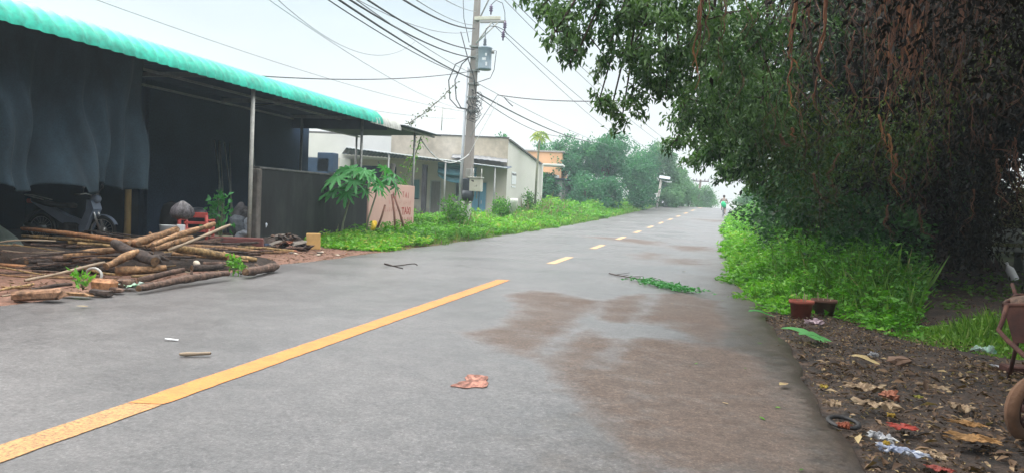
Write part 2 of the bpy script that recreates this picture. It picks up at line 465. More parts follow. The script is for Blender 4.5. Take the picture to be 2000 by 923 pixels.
def paint_mat(name, col, wear):
    m, t, b = newmat(name)
    r = ramp(t, [(.3, sh(col, .8)), (.7, sh(col, 1.1))]); t.links.new(noise(t, 9, 5), r.inputs[0])
    w = ramp(t, [(wear - .10, (.25, .26, .3)), (wear + .06, (1, 1, 1))]); 
    t.links.new(noise(t, 60, 7, .8), w.inputs[0])
    t.links.new(mixc(t, 'MULTIPLY', 1.0, r.outputs[0], w.outputs[0]), b.inputs['Base Color']); b.inputs['Roughness'].default_value = .55
    bump(t, b, noise(t, 70, 3, .75), .3, .006)
    return m
Y1 = paint_mat('fresh_yellow_paint', (.52, .185, .02), .42)
Y2 = paint_mat('worn_yellow_paint', (.46, .23, .065), .49)
Y3 = paint_mat('pale_dash_paint', (.58, .36, .17), .46)
def stripe(y0, y1, wd, mat):
    n = max(2, int((y1 - y0) / (.06 if y0 < 15 else .3)))
    b = MB()
    def fn(u, v):
        y = y0 + (y1 - y0) * u; x = XC + bend(y) + (v - .5) * wd + (v - .5) * .007 * math.sin(y * 37 + v * 3 + 2 * math.sin(y * 61)) + .0015 * math.sin(y * 9)
        return (x, y + (v - .5) * .05, Zp(y) + .004)
    b.grid(fn, n, 2)
    return tag(b.build('road_marking', mat), kind='structure')
stripe(-6, 3.44, .19, Y2)
stripe(3.45, 11.15, .19, Y1)
yy = 14.85
while yy < 78:
    stripe(yy, yy + 2.3, .18, Y3 if yy > 12 else Y1)
    yy += 6.0
# ------------------------------------------------------------------ shared materials
GREEN_ROOF = M('green_roof_sheet', (.012, .40, .29), .5, .30, 1.6, bmp=0, spec=.4, fine=9)
ROOF_UNDER = M('roof_underside', (.016, .040, .090), .7, .2, 3)  # dark blue eave shade put into the underside colour
CLEAR_SHEET = M('clear_roof_sheet', (.42, .43, .40), .5, .25, 5)
DARK_SHEET = M('dark_roof_sheet', (.035, .055, .09), .55, .2, 4)
STEEL = M('galvanised_steel', (.28, .29, .28), .5, .25, 12, metal=.3)
STEEL_PALE = M('pale_steel', (.42, .43, .40), .5, .2, 9)
CEMENT_DARK = M('shade_blue_cement', (.010, .025, .058), .9, .35, 1.6, bmp=.3, fine=30)  # bluish gloom of the shed interior put into the wall colour
RENDER_GREY = M('shade_blue_render', (.020, .045, .090), .9, .2, 1.2, bmp=.2, fine=22)  # render tinted with the same interior gloom
MILDEW = M('mildewed_cement', (.011, .014, .015), .9, .5, 2.2, col2=(.032, .037, .034), bmp=.5, fine=35, stretch=(1, 1, .35))
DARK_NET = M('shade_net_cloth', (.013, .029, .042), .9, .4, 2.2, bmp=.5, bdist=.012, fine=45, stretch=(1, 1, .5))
WOOD_POST = M('yellow_wood', (.42, .30, .13), .7, .25, 9, stretch=(1, 1, .15))
BLACK = M('black_rubber', (.018, .018, .02), .6, .2, 10)
DARK_PLASTIC = M('dark_plastic', (.03, .035, .045), .35, .2, 6)
GREY_PLASTIC = M('bluegrey_plastic', (.25, .31, .42), .35, .15, 6)
CHROME = M('worn_chrome', (.55, .55, .55), .3, .15, 10, metal=.9)
WHITE_PL = M('white_plastic', (.72, .74, .76), .5, .1, 8)
RED_PL = M('faded_red_plastic', (.36, .055, .045), .55, .25, 7)
RED_DARK = M('dark_red_board', (.13, .045, .04), .8, .3, 5)
LINE_DARK = M('dark_lettering', (.06, .05, .05), .8, .1, 8, bmp=0)
LINE_RED = M('faded_red_lettering', (.42, .09, .08), .85, .2, 30, bmp=0)
WIRE = M('black_cable', (.045, .05, .055), .6, .1, 5, bmp=0)
WIRE_GREY = M('grey_cable', (.20, .22, .23), .6, .1, 5, bmp=0)
WIRE_WHITE = M('white_cable', (.60, .62, .62), .6, .1, 5, bmp=0)

def rot_z(a): return Matrix.Rotation(a, 3, 'Z')
def rot_to(d):
    return Vector(d).to_track_quat('Z', 'Y').to_matrix()

# ------------------------------------------------------------------ roadside shed
def corrugated(y0, y1, prof, wl, amp, step, under=.012, down=None):
    """sheet bent along prof [(x, z)...] and corrugated along y; second skin beneath it"""
    pr = [Vector((p[0], 0, p[1])) for p in prof]
    nr = []
    for i in range(len(pr)):
        d = (pr[min(i + 1, len(pr) - 1)] - pr[max(i - 1, 0)]).normalized()
        n = Vector((d.z, 0, -d.x)); 
        if n.z < 0 and abs(n.x) < .999: n = -n
        if n.x < 0 and abs(n.z) < .3: n = -n
        nr.append(n)
    ys = list(np.arange(y0, y1 + step * .5, step))
    b = MB(); m = len(pr)
    for off, mi in ((0, 0), (-under, 1)):
        V = []
        for y in ys:
            ph = (y / wl) % 1
            a = amp * math.cos(2 * math.pi * ph) * (1 if math.cos(2 * math.pi * ph) > 0 else .55)
            for p, n in zip(pr, nr):
                q = p + n * (a + off); V.append((q.x, y, q.z))
        F = [(i * m + j, (i + 1) * m + j, (i + 1) * m + j + 1, i * m + j + 1) for i in range(len(ys) - 1) for j in range(m - 1)]
        b.add(V, F, mi, True)
    return b
shed = empty('roadside_shed', (-12.5, 12, 0), 'open roadside shed with a curved green corrugated roof edge and dark interior', 'shed')
bpy.context.view_layer.update()
def P_(mb, name, mats, parent):
    """build a part whose coordinates are world coordinates under an Empty that is only translated or turned about z"""
    o = mb.build(name, mats, parent)
    o.matrix_parent_inverse = (Matrix.Translation(parent.location) @ Matrix.Rotation(parent.rotation_euler.z, 4, 'Z')).inverted() if parent.type == 'EMPTY' and parent.parent is None else Matrix.Identity(4)
    return o
edge_prof = [(-9.20, 3.32)] + [(-9.20 - .55 * (1 - math.cos(a)), 3.32 + .43 * math.sin(a)) for a in np.linspace(.2, math.pi / 2, 7)] + [(-10.3, 3.77), (-12, 3.78), (-17, 3.80)]
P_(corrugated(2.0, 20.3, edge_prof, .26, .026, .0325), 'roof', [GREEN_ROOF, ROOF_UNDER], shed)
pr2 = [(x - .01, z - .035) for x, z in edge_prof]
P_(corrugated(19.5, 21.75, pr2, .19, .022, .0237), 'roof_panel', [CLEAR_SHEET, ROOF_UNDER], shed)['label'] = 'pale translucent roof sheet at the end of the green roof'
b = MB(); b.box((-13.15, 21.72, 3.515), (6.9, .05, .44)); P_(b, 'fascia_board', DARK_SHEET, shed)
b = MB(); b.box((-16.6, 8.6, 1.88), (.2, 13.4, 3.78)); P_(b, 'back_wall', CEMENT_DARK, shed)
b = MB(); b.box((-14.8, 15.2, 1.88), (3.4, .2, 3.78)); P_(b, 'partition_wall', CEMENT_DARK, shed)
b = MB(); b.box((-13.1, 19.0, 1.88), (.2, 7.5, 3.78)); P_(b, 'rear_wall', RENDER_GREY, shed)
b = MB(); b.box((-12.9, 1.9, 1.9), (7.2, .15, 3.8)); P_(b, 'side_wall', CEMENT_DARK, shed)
for y in (5, 9.5, 14.0, 18.0, 21.6):
    b = MB(); b.box((-12.9, y, 3.66), (6.2, .07, .10)); P_(b, 'roof_beam', STEEL, shed)
for x in (-9.62, -11.2, -12.9):
    b = MB(); b.box((x, 11.8, 3.58), (.06, 19.5, .05)); P_(b, 'purlin', STEEL, shed)
for x, y, zb, zt in ((-9.38, 14.05, -.03, 3.52),):
    b = MB(); b.tube([(x, y, zb), (x, y, zt)], .045, 10); P_(b, 'post', STEEL_PALE, shed)['label'] = 'tall pale metal post at the corner of the dark garden wall'
for x, y in ((-12.2, 20.9), (-9.62, 19.8)):
    b = MB(); b.tube([(x, y, -.03), (x, y, 3.52)], .04, 8); P_(b, 'post', STEEL, shed)
b = MB(); b.tube([(-12.07, 13.58, -0.00), (-12.31, 13.85, 1.3), (-12.34, 13.9, 3.5)], [.072, .066, .06], 9, jit=.04); P_(b, 'post', WOOD_POST, shed)['label'] = 'bare yellow wooden post below the end of the dark tarp'
# concrete apron of the shed
b = MB(); b.box((-13.0, 12.0, -.03), (7.0, 18, .05), bev=.01); P_(b, 'floor_slab', M('dirty_floor', (.07, .065, .062), .9, .3, 3), shed)

aw = empty('metal_awning', (-11, 23.4, 0), 'dark corrugated metal awning on thin posts at the end of the green roofed shed', 'awning')
P_(corrugated(21.75, 25.15, [(-9.14, 3.47), (-9.5, 3.49), (-11, 3.47), (-12.6, 3.42)], .13, .014, .026), 'roof_sheet', [DARK_SHEET, DARK_SHEET], aw)
b = MB(); b.box((-9.4, 23.45, 3.41), (.05, 3.4, .05)); P_(b, 'edge_beam', STEEL, aw)
b = MB(); b.box((-12.3, 23.45, 3.35), (.05, 3.4, .05)); P_(b, 'edge_beam', STEEL, aw)
for x, y in ((-9.5, 23.55), (-12.3, 24.9)):
    b = MB(); b.tube([(x, y, -.02), (x, y, 3.4)], .04, 8); P_(b, 'post', STEEL, aw)

# dark shade cloth hung under the eave
def cloth(u, v):   # u along y, v downward
    y = 4.3 + u * 7.32
    folds = .14 * math.sin(y * 3.2 + 1.4 * math.sin(v * 3 + y)) + .055 * math.sin(y * 13.7 + 1.7 * math.sin(v * 2.2)) * (.4 + v) + .09 * math.sin(y * 6.3 + 2.2 * v) + .025 * math.sin(y * 17 - v * 3)
    swag = .10 * math.sin(4.5 * (y * .55 + v * 1.9)) * max(0, min(1, 10.8 - y)) + .22 * math.sin((v * 3.2 + (y - 5) * .8)) * max(0, 1 - max(0, (y - 9.8)) / 1.0)
    k = min(1, v * 2.2)
    zb = 1.08 + .10 * math.sin(y * 1.9) + .05 * math.sin(y * 6.1) + (.0 if y > 9.9 else .10)
    z = 3.60 + (zb - 3.60) * v
    return (-10.0 + (folds + swag) * (.25 + .75 * k) + .1 * v, y + .06 * math.sin(z * 4) * v, z)
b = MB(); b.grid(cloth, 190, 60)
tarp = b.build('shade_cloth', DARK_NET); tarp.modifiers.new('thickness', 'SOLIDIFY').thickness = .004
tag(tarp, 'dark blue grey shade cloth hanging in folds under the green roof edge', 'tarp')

for k, (px, a) in enumerate([(418, .02), (424, -.03), (440, .05), (455, -.02), (395, .06), (545, .03)]):
    q = Vector((-12.90, 17.68, 0.22)); q.y += (px - 418) * .012; q.z = .02
    b = MB(); b.tube([q + Vector((.35, 0, 0)), q + Vector((.2, a * 3, 1.2)), q + Vector((.02, a * 6, 2.5))], [.022, .02, .016], 6)
    tag(b.build('leaning_pole', STEEL), 'thin grey pole leaning against the dark rear wall inside the shed', 'pole', 'poles leaning inside the shed')
# ------------------------------------------------------------------ low wall, black end and painted end
PINK = M('pink_limewash', (.52, .36, .30), .9, .12, 2.5, col2=(.58, .42, .33), bmp=.2, fine=25)
def stained(name, col, dirt, zlo, zhi, scale=1.4):
    m, t, bs = newmat(name)
    c = t.nodes.new('ShaderNodeTexCoord'); s = t.nodes.new('ShaderNodeSeparateXYZ'); t.links.new(c.outputs['Object'], s.inputs[0])
    f = N(t, 'ShaderNodeMapRange'); f.inputs[1].default_value = zlo; f.inputs[2].default_value = zhi; t.links.new(s.outputs['Z'], f.inputs[0])
    a = N(t, 'ShaderNodeMath', operation='MULTIPLY_ADD'); t.links.new(noise(t, scale * 2, 7, .65, stretch=(1, 1, .45)), a.inputs[0]); a.inputs[1].default_value = 1.3; a.inputs[2].default_value = -.62
    p = N(t, 'ShaderNodeMath', operation='ADD'); t.links.new(f.outputs[0], p.inputs[0]); t.links.new(a.outputs[0], p.inputs[1])
    r = ramp(t, [(.15, (1, 1, 1)), (.6, (0, 0, 0))]); t.links.new(p.outputs[0], r.inputs[0])
    b0 = ramp(t, [(.3, sh(col, .88)), (.7, sh(col, 1.08))]); t.links.new(noise(t, scale, 5), b0.inputs[0])
    t.links.new(mixc(t, 'MIX', r.outputs[0], b0.outputs[0], dirt), bs.inputs['Base Color']); bs.inputs['Roughness'].default_value = .9
    bump(t, bs, noise(t, 30, 5), .25, .01)
    return m
TAXIWALL = stained('splashed_pink_wall', (.62, .40, .345), (.42, .25, .13), .05, .75, 1.2)
low = empty('garden_wall', (-9.4, 17, 0), 'low black mildewed cement wall beside the shed with a pale end post', 'wall')
b = MB(); b.box((-9.47, 17.13, .82), (.14, 5.46, 1.76), bev=.02); P_(b, 'wall_panel', MILDEW, low)
b = MB(); b.box((-9.47, 17.13, 1.715), (.18, 5.48, .05), bev=.01); P_(b, 'coping', M('dirty_coping', (.085, .09, .09), .9, .4, 5), low)
b = MB(); b.box((-9.44, 14.33, .83), (.22, .16, 1.72), bev=.02); P_(b, 'end_pillar', M('stained_pillar', (.12, .11, .10), .9, .45, 4, bmp=.4), low)
tw = empty('painted_wall', (-9.4, 21.4, 0), 'low pinkish rendered wall with faded red TAXI lettering behind the papaya', 'wall')
b = MB(); b.box((-9.44, 21.66, .79), (.15, 3.50, 1.64), bev=.015); P_(b, 'wall_panel', TAXIWALL, tw)
def text_mesh(txt, size, ext=.002):
    cu = bpy.data.curves.new('txt', 'FONT'); cu.body = txt; cu.size = size; cu.extrude = ext; cu.align_x = 'CENTER'; cu.resolution_u = 3
    o = bpy.data.objects.new('txt', cu); COL.objects.link(o)
    bpy.context.view_layer.update()
    dg = bpy.context.evaluated_depsgraph_get()
    me = bpy.data.meshes.new_from_object(o.evaluated_get(dg))
    bpy.data.objects.remove(o)
    vs = [v.co.copy() for v in me.vertices]; fs = [tuple(p.vertices) for p in me.polygons]
    bpy.data.meshes.remove(me)
    return vs, fs
def lettering(parent, name, txt, org, right, up, size, mat, bold=0.0, rnd=0):
    vs, fs = text_mesh(txt, size)
    right = Vector(right).normalized(); up = Vector(up).normalized(); n = right.cross(up)
    org = Vector(org)
    b = MB()
    rr = random.Random(rnd)
    for dx, dz in ((0, 0), (bold, 0), (0, bold)) if bold else ((0, 0),):
        b.add([org + right * (v.x + dx) + up * (v.y + dz + .012 * math.sin(v.x * 9 + rnd)) + n * (v.z + .004 + dx * .05 + dz * .11) for v in vs], fs)
    return P_(b, name, mat, parent)
def scribble(parent, name, org, right, up, wd, ht, n, mat, seed, th=.012):
    """a row of hand-painted strokes too faded to read"""
    r = random.Random(seed); right = Vector(right).normalized(); up = Vector(up).normalized(); nn = right.cross(up); org = Vector(org)
    b = MB(); k = 0
    for i in range(n):
        x0 = (i + .15) / n * wd; cw = wd / n * .6
        for _ in range(r.choice((2, 2, 3))):
            a = (x0 + r.random() * cw, r.choice((0, ht * .5, ht))); c = (x0 + r.random() * cw, r.choice((0, ht * .5, ht)))
            if abs(a[0] - c[0]) + abs(a[1] - c[1]) < .03: continue
            pa = org + right * a[0] + up * a[1]; pc = org + right * c[0] + up * c[1]
            d = (pc - pa).normalized(); s = d.cross(nn) * th * r.uniform(.6, 1)
            k += 1; off = nn * (.003 + .0004 * k)
            b.add([pa + s + off, pc + s + off, pc - s + off, pa - s + off], [(0, 1, 2, 3)])
    return P_(b, name, mat, parent)
FX = -9.365
yr, yu = (0, 1, 0), (0, 0, 1)
lettering(tw, 'lettering', 'TAXI', (FX, 22.72, .66), yr, yu, .34, LINE_RED, .012, 1)
lettering(tw, 'lettering', 'XI', (FX, 21.72, 1.15), yr, yu, .30, LINE_RED, .01, 2)
lettering(tw, 'lettering', 'T A I', (FX, 22.62, 1.20), yr, yu, .27, M('paler_red_lettering', (.50, .17, .15), .85, .2, 30, bmp=0), .008, 3)
FAINT = M('faint_red_lettering', (.54, .24, .21), .85, .2, 30, bmp=0)
scribble(tw, 'lettering', (FX, 21.3, .98), yr, yu, 1.8, .13, 11, FAINT, 4, .012)
scribble(tw, 'lettering', (FX, 21.0, .76), yr, yu, 1.1, .13, 7, FAINT, 5, .014)
scribble(tw, 'lettering', (FX, 22.2, .42), yr, yu, 1.05, .15, 7, LINE_RED, 6, .012)
scribble(tw, 'lettering', (FX, 22.2, .18), yr, yu, 1.05, .15, 8, LINE_RED, 7, .012)

# ------------------------------------------------------------------ long house behind, with its awning
PLASTER = stained('stained_plaster', (.54, .49, .42), (.15, .14, .12), .2, 1.3, .5)
PLASTER_TOP = M('weathered_parapet', (.52, .46, .37), .9, .34, .6, col2=(.64, .58, .49), bmp=.2, fine=3, fc=(.85, 1.08), stretch=(1, 1, .4))
WHITEWALL = M('whitewashed_wall', (.66, .66, .63), .9, .08, .8, bmp=.15)
GABLE = M('grey_gable_render', (.62, .61, .56), .9, .07, .35, col2=(.66, .65, .60), bmp=.1)
house = empty('long_house', (-14.5, 43, .2), 'long low plastered house with a stained parapet, lean-to awning and blue door', 'house')
# front wall runs from W0 to W1
W0 = Vector((-23.0, 39.4, 0)); W1 = Vector((-11.1, 42.0, 0)); wd_ = (W1 - W0); WL = wd_.length; wx = wd_.normalized(); wn = Vector((wx.y, -wx.x, 0))
def wp(s, z, off=0.0): p = W0 + wx * s + wn * off; return (p.x, p.y, z)
def wbox(mb, s0, s1, z0, z1, o0, o1, bev=0):
    c = W0 + wx * (s0 + s1) / 2 + wn * (o0 + o1) / 2
    return mb.box((c.x, c.y, (z0 + z1) / 2), (s1 - s0, abs(o1 - o0), z1 - z0), rot_z(math.atan2(wx.y, wx.x)), 0, bev)
def sx_(px, off=0.0):
    """distance along the front wall of a point seen at a given bearing (design aid kept as numbers below)"""
    return px
S = {}
for k, (x, y, z) in dict(col=(-20.23, 40.00, 2.75), rec0=(-19.77, 40.00, 2.77), win0=(-16.65, 41.00, 2.02), win1=(-16.07, 41.00, 2.04), dr0=(-15.46, 41.00, 2.07), dr1=(-14.77, 41.00, 2.09), w20=(-14.02, 41.30, 2.13), w21=(-13.45, 41.30, 2.15), bd0=(-13.08, 41.50, 2.17), bd1=(-12.12, 41.50, 2.21), mid=(-17.56, 40.00, 4.85)).items():
    # intersect the sight line's ground track with the wall line
    d = Vector((x, y, 0)); den = d.x * wx.y - d.y * wx.x
    S[k] = (W0.y * d.x - W0.x * d.y) / -(den) if abs(den) > 1e-6 else 0
ZR = 3.35
b = MB()   # front wall with openings
def wall_run(mb, s0, s1, holes, z0, z1, o0=-.2, o1=0):
    cur = s0
    for a, c, lo, hi in holes:
        if a > cur: wbox(mb, cur, a, z0, z1, o0, o1)
        if lo > z0: wbox(mb, a, c, z0, lo, o0, o1)
        wbox(mb, a, c, hi, z1, o0, o1)
        cur = c
    wbox(mb, cur, s1, z0, z1, o0, o1)
wall_run(b, 0, WL, [(S['rec0'], S['win0'] - .9, .1, 3.0), (S['win0'], S['win1'], 1.15, 2.35), (S['dr0'], S['dr1'], .1, 2.3), (S['w20'], S['w21'], 1.1, 2.35), (S['bd0'], S['bd1'], .1, 2.35)], -.1, ZR)
P_(b, 'front_wall', PLASTER, house)
b = MB(); wbox(b, S['mid'], WL, ZR, 4.93, -.2, .05); P_(b, 'parapet', PLASTER_TOP, house)
b = MB(); wbox(b, S['mid'] - .05, WL + .04, 4.93, 4.99, -.25, .10); P_(b, 'parapet_cap', M('black_streaked_cap', (.12, .12, .12), .9, .4, 2), house)
b = MB(); wbox(b, 0, S['mid'], ZR, 4.75, -.2, .03); P_(b, 'parapet', WHITEWALL, house)['label'] = 'whitewashed left end of the parapet'
b = MB(); wbox(b, S['col'] - .32, S['col'] + .32, -.1, 3.3, .1, .75, .02); P_(b, 'column', WHITEWALL, house)
b = MB(); wbox(b, S['rec0'] - 1, S['win0'], 0, 3.2, -3.2, -3.0); P_(b, 'porch_back_wall', CEMENT_DARK, house)
b = MB(); wbox(b, 0, S['col'] - .3, 0.0, 1.2, .4, .55); P_(b, 'porch_parapet', RENDER_GREY, house)
def opening(name, s0, s1, z0, z1, mat, frame_mat):
    b = MB(); wbox(b, s0 + .05, s1 - .05, z0 + .05, z1 - .05, -.14, -.09, .01); o = P_(b, name, mat, house)
    f = MB()
    for a, c, lo, hi in ((s0, s0 + .06, z0, z1), (s1 - .06, s1, z0, z1), (s0 + .06, s1 - .06, z1 - .06, z1)):
        wbox(f, a, c, lo, hi, -.15, .02)
    P_(f, 'frame', frame_mat, o); return o
TEAL = M('teal_shutter_paint', (.09, .24, .25), .6, .2, 5, stretch=(8, 8, .3)); BROWN_DOOR = M('grey_brown_door', (.22, .20, .18), .7, .2, 4, stretch=(6, 6, .4)); BLUE = M('blue_door_paint', (.13, .34, .50), .55, .15, 3, stretch=(6, 6, .3)); FRM = M('pale_frame', (.40, .40, .38), .8, .1, 6)
DARKPANE = M('dark_window', (.09, .10, .12), .3, .2, 5)
opening('window', S['win0'], S['win1'], 1.15, 2.35, TEAL, FRM)['label'] = 'window closed by a teal shutter'
opening('door', S['dr0'], S['dr1'], .1, 2.3, BROWN_DOOR, FRM)['label'] = 'grey brown wooden door'
opening('window', S['w20'], S['w21'], 1.1, 2.35, DARKPANE, FRM)
bd = opening('door', S['bd0'], S['bd1'], .1, 2.35, BLUE, FRM); bd['label'] = 'two leaf blue door beside the meter pole'
b = MB(); sm_ = (S['bd0'] + S['bd1']) / 2; wbox(b, sm_ - .02, sm_ + .02, .15, 2.28, -.09, -.05); P_(b, 'door_seam', DARK_PLASTIC, bd)
b = MB(); wbox(b, sm_ + .12, sm_ + .16, 1.05, 1.25, -.09, -.03); P_(b, 'handle', CHROME, bd)
# gable end facing the road, roof falling to the rear
ga = (W1.x, W1.y); gb = (-10.95, 50.3)
b = MB(); b.prism([(ga[0], ga[1] + .02, -.1), (gb[0], gb[1], .3), (gb[0], gb[1], 3.92), (ga[0] , ga[1] + .02, 4.80)], (-.2, 0, 0)); P_(b, 'gable_wall', GABLE, house)
b = MB(); b.prism([(ga[0] + .12, ga[1] + .1, 4.80), (gb[0] + .12, gb[1] + .5, 3.88), (gb[0] + .12, gb[1] + .5, 3.98), (ga[0] + .12, ga[1] + .1, 4.90)], (-12.5, -2.4, 0)); P_(b, 'roof', M('dark_roof_edge', (.11, .11, .11), .8, .2, 3), house)
b = MB(); b.box((gb[0] + .05, gb[1] + .1, 2.1), (.25, .3, 3.7)); P_(b, 'corner_column', WHITEWALL, house)
lab = empty('wall_notice', (-11.0, 43.2, 2.7), 'small white notice board fixed on the grey gable wall', 'notice')
b = MB(); b.box((-11.06, 43.5, 2.68), (.03, 1.05, .75), bev=.005); P_(b, 'board', WHITE_PL, lab)
b = MB(); b.box((-11.06, 43.5, 2.16), (.03, .95, .10), bev=.005); P_(b, 'board', WHITE_PL, lab)
lettering(lab, 'lettering', 'PHONG TRO', (-11.04, 43.5, 2.84), yr, yu, .17, LINE_DARK, .006, 5)
# lean-to awning in front of the house: highest at its left end
awn = empty('lean_to_awning', (-14.4, 39.5, 0), 'long lean-to metal awning on thin posts in front of the plastered house', 'awning')
A0, A1 = Vector((-18.37, 36.00, 3.70)), Vector((-10.75, 40.60, 3.12))
B0, B1 = Vector(wp(S['col'] - .4, 3.62, .06)), Vector(wp(WL + .3, 3.30, .06))
def awn_fn(u, v):
    p = A0.lerp(A1, u).lerp(B0.lerp(B1, u), v)
    p.z += .018 * math.sin(u * 300); return p
b = MB(); b.grid(awn_fn, 400, 4); o = P_(b, 'roof_sheet', [M('awning_sheet', (.06, .09, .14), .5, .2, 2)], awn); o.modifiers.new('t', 'SOLIDIFY').thickness = .02
b = MB(); b.tube([A0 + Vector((0, .02, .03)), A1 + Vector((0, .02, .03))], .03, 6); P_(b, 'edge_trim', M('pale_edge_trim', (.62, .66, .68), .5, .1, 5), awn)
for px_, u in ((0, .25), (1, .60), (2, .92)):
    q = A0.lerp(A1, u); b = MB(); b.tube([(q.x, q.y + .1, .1), (q.x, q.y + .1, q.z - .03)], .05, 8); P_(b, 'post', STEEL, awn)
for u in (.44, ):
    q = A0.lerp(A1, u); b = MB(); b.box((q.x, q.y + .9, 1.5), (.24, .24, 3.2)); P_(b, 'post', M('dark_timber_post', (.045, .04, .045), .8, .2, 4), awn)['label'] = 'thick dark timber post between the teal window and the brown door'
# second small sheet tucked under the parapet
b = MB()
def sh2(u, v):
    p = Vector(wp(WL - 3.2 + u * 3.2, 3.85 - .15 * u - v * .25 + .06 * math.sin(u * 3.1), .05 + v * .9)); p.z += .012 * math.sin(u * 60); return p
b.grid(sh2, 80, 3); o = b.build('small_roof_sheet', M('grey_roof_sheet', (.25, .26, .27), .6, .2, 3)); o.modifiers.new('t', 'SOLIDIFY').thickness = .02
tag(o, 'short grey roof sheet under the parapet above the blue door', 'roof sheet')
# teal tarp slung under the awning
TARP = M('teal_tarpaulin', (.035, .13, .16), .5, .35, 3, bmp=.3)
b = MB()
def tp(u, v):
    q = A0.lerp(A1, .56 + u * .24); bb = B0.lerp(B1, .56 + u * .24)
    p = q.lerp(bb, .25); sag = .55 * math.sin(math.pi * u) * v
    p.z += -.12 - v * .75 - sag * .5 + .05 * math.sin(v * 16 + u * 5); p = p + wn * (.12 * math.sin(v * 12 + 3 * u)); return p
b.grid(tp, 40, 24); o = b.build('tarpaulin', TARP); o.modifiers.new('t', 'SOLIDIFY').thickness = .005
tag(o, 'crumpled teal tarpaulin slung under the lean-to awning above the brown door', 'tarp')

# concrete block stack seen past the shed end
for i, (x, y, z) in enumerate([(-20.2, 36.5, .6), (-19.5, 36.6, .6), (-19.9, 36.6, 1.5), (-18.9, 36.7, .5)]):
    pass
b = MB(); b.box((-19.39, 35.00, 2.61), (1.5, .6, .9), bev=.03); b.box((-18.87, 35.00, 2.84), (.9, .6, 1.0), bev=.03)
tag(b.build('stove_block', RENDER_GREY), 'grey cement stove block seen between the shed and the white column', 'stove')

# peach house behind, low shrine-like house beyond
ph = empty('peach_house', (-14.5, 61, 0), 'peach coloured flat topped house showing above the roof of the plastered house', 'house')
b = MB(); b.box((-14.8, 63.0, 3.0), (6.4, 6, 5.0), rot_z(.1), bev=.03); P_(b, 'wall', M('peach_wall', (.72, .42, .24), .9, .08, 1), ph)
b = MB(); b.box((-14.8, 63.0, 5.56), (6.7, 6.3, .12), rot_z(.1)); P_(b, 'parapet_cap', M('cap_grey', (.35, .33, .31), .9, .1, 1), ph)
b = MB(); b.box((-11.93, 58.00, 4.30), (2.4, 2.0, .16), rot_z(.1), bev=.02); P_(b, 'eave', WHITEWALL, ph)
lh = empty('low_house', (-12.6, 58, .7), 'low pale house with an arched window beyond the slim papaya tree', 'house')
GW = M('pale_green_wall', (.50, .53, .46), .9, .1, 1)
b = MB(); b.box((-12.9, 61, 2.0), (4.2, 3.0, 2.4), bev=.02); P_(b, 'wall', GW, lh)
b = MB(); b.box((-13.2, 59.2, 3.42), (3.6, 1.4, .35), bev=.04); P_(b, 'porch_roof', WHITEWALL, lh)
b = MB(); b.box((-12.6, 60.2, 3.26), (4.8, 3.4, .12)); P_(b, 'roof', DARK_SHEET, lh)
for x in (-13.95, -11.1):
    b = MB(); b.box((x, 58.9, 1.9), (.32, .32, 2.7), bev=.02); P_(b, 'column', WHITEWALL, lh)
pts = [(-13.35, 59.47, 1.55), (-12.6, 59.47, 1.55), (-12.6, 59.47, 2.3)] + [(-12.975 + .375 * math.cos(a), 59.47, 2.3 + .42 * math.sin(a)) for a in np.linspace(.3, math.pi - .3, 6)] + [(-13.35, 59.47, 2.3)]
b = MB(); b.prism(pts, (0, .05, 0)); P_(b, 'arched_window', DARK_PLASTIC, lh)
b = MB(); b.box((-12.6, 58.8, 1.3), (3.2, .12, .5)); P_(b, 'porch_wall', GW, lh)

# ------------------------------------------------------------------ poles and wires
CONC = stained('pole_concrete', (.29, .265, .245), (.20, .185, .17), .2, 2.5, 2)
pole = empty('utility_pole', (-8.69, 27, .1), 'tall tapered concrete utility pole carrying a transformer, a crossarm and many cables', 'pole')
pz = 10.2
b = MB()
V = []
for z, r in ((-.1, .175), (pz, .085)):
    x = -8.69 + (z / 8.5) * .10
    V += [(x + sx * r, 27 + sy * r, z) for sx, sy in ((-1, -1), (1, -1), (1, 1), (-1, 1))]
b.add(V, [(3, 2, 1, 0), (4, 5, 6, 7)] + [(i, (i + 1) % 4, 4 + (i + 1) % 4, 4 + i) for i in range(4)]); P_(b, 'shaft', CONC, pole)
b = MB(); b.tube([(-8.92, 26.86, .2), (-8.83, 26.88, 6.2)], .055, 10); P_(b, 'conduit', M('grey_conduit', (.50, .54, .58), .5, .1, 5), pole)
b = MB(); b.tube([(-8.64, 26.80, .1), (-8.62, 26.80, 1.6)], [.185, .17], 10); P_(b, 'painted_base', M('flaking_white_paint', (.62, .61, .58), .85, .3, 9, col2=(.70, .69, .66)), pole)
scribble(pole, 'lettering', (-8.70, 26.56, .45), (1, 0, 0), (0, 0, 1), .17, .15, 1, LINE_DARK, 31, .02)
#scribble(pole, 'lettering', (-8.68, 26.56, .75), (1, 0, 0), (0, 0, 1), .16, .15, 1, LINE_DARK, 34, .02)
CA = M('pale_crossarm', (.55, .54, .45), .7, .12, 6)
b = MB(); b.box((-8.12, 26.86, 8.02), (1.0, .1, .13), bev=.01); P_(b, 'crossarm', CA, pole)
b = MB(); b.box((-7.9, 26.86, 7.89), (1.0, .1, .08), bev=.01); P_(b, 'crossarm', M('grey_crossarm', (.35, .35, .34), .7, .12, 6), pole)
for x in (-7.95, -7.7):
    b = MB(); b.tube([(-8.5, 26.83, 7.1), (x, 26.83, 7.85)], .03, 5); P_(b, 'brace', STEEL_PALE, pole)
b = MB(); b.tube([(-8.5, 26.9, 7.9), (-7.9, 26.9, 9.2)], .03, 5); P_(b, 'brace', STEEL, pole)
INS = M('violet_insulator', (.16, .12, .20), .3, .2, 8)
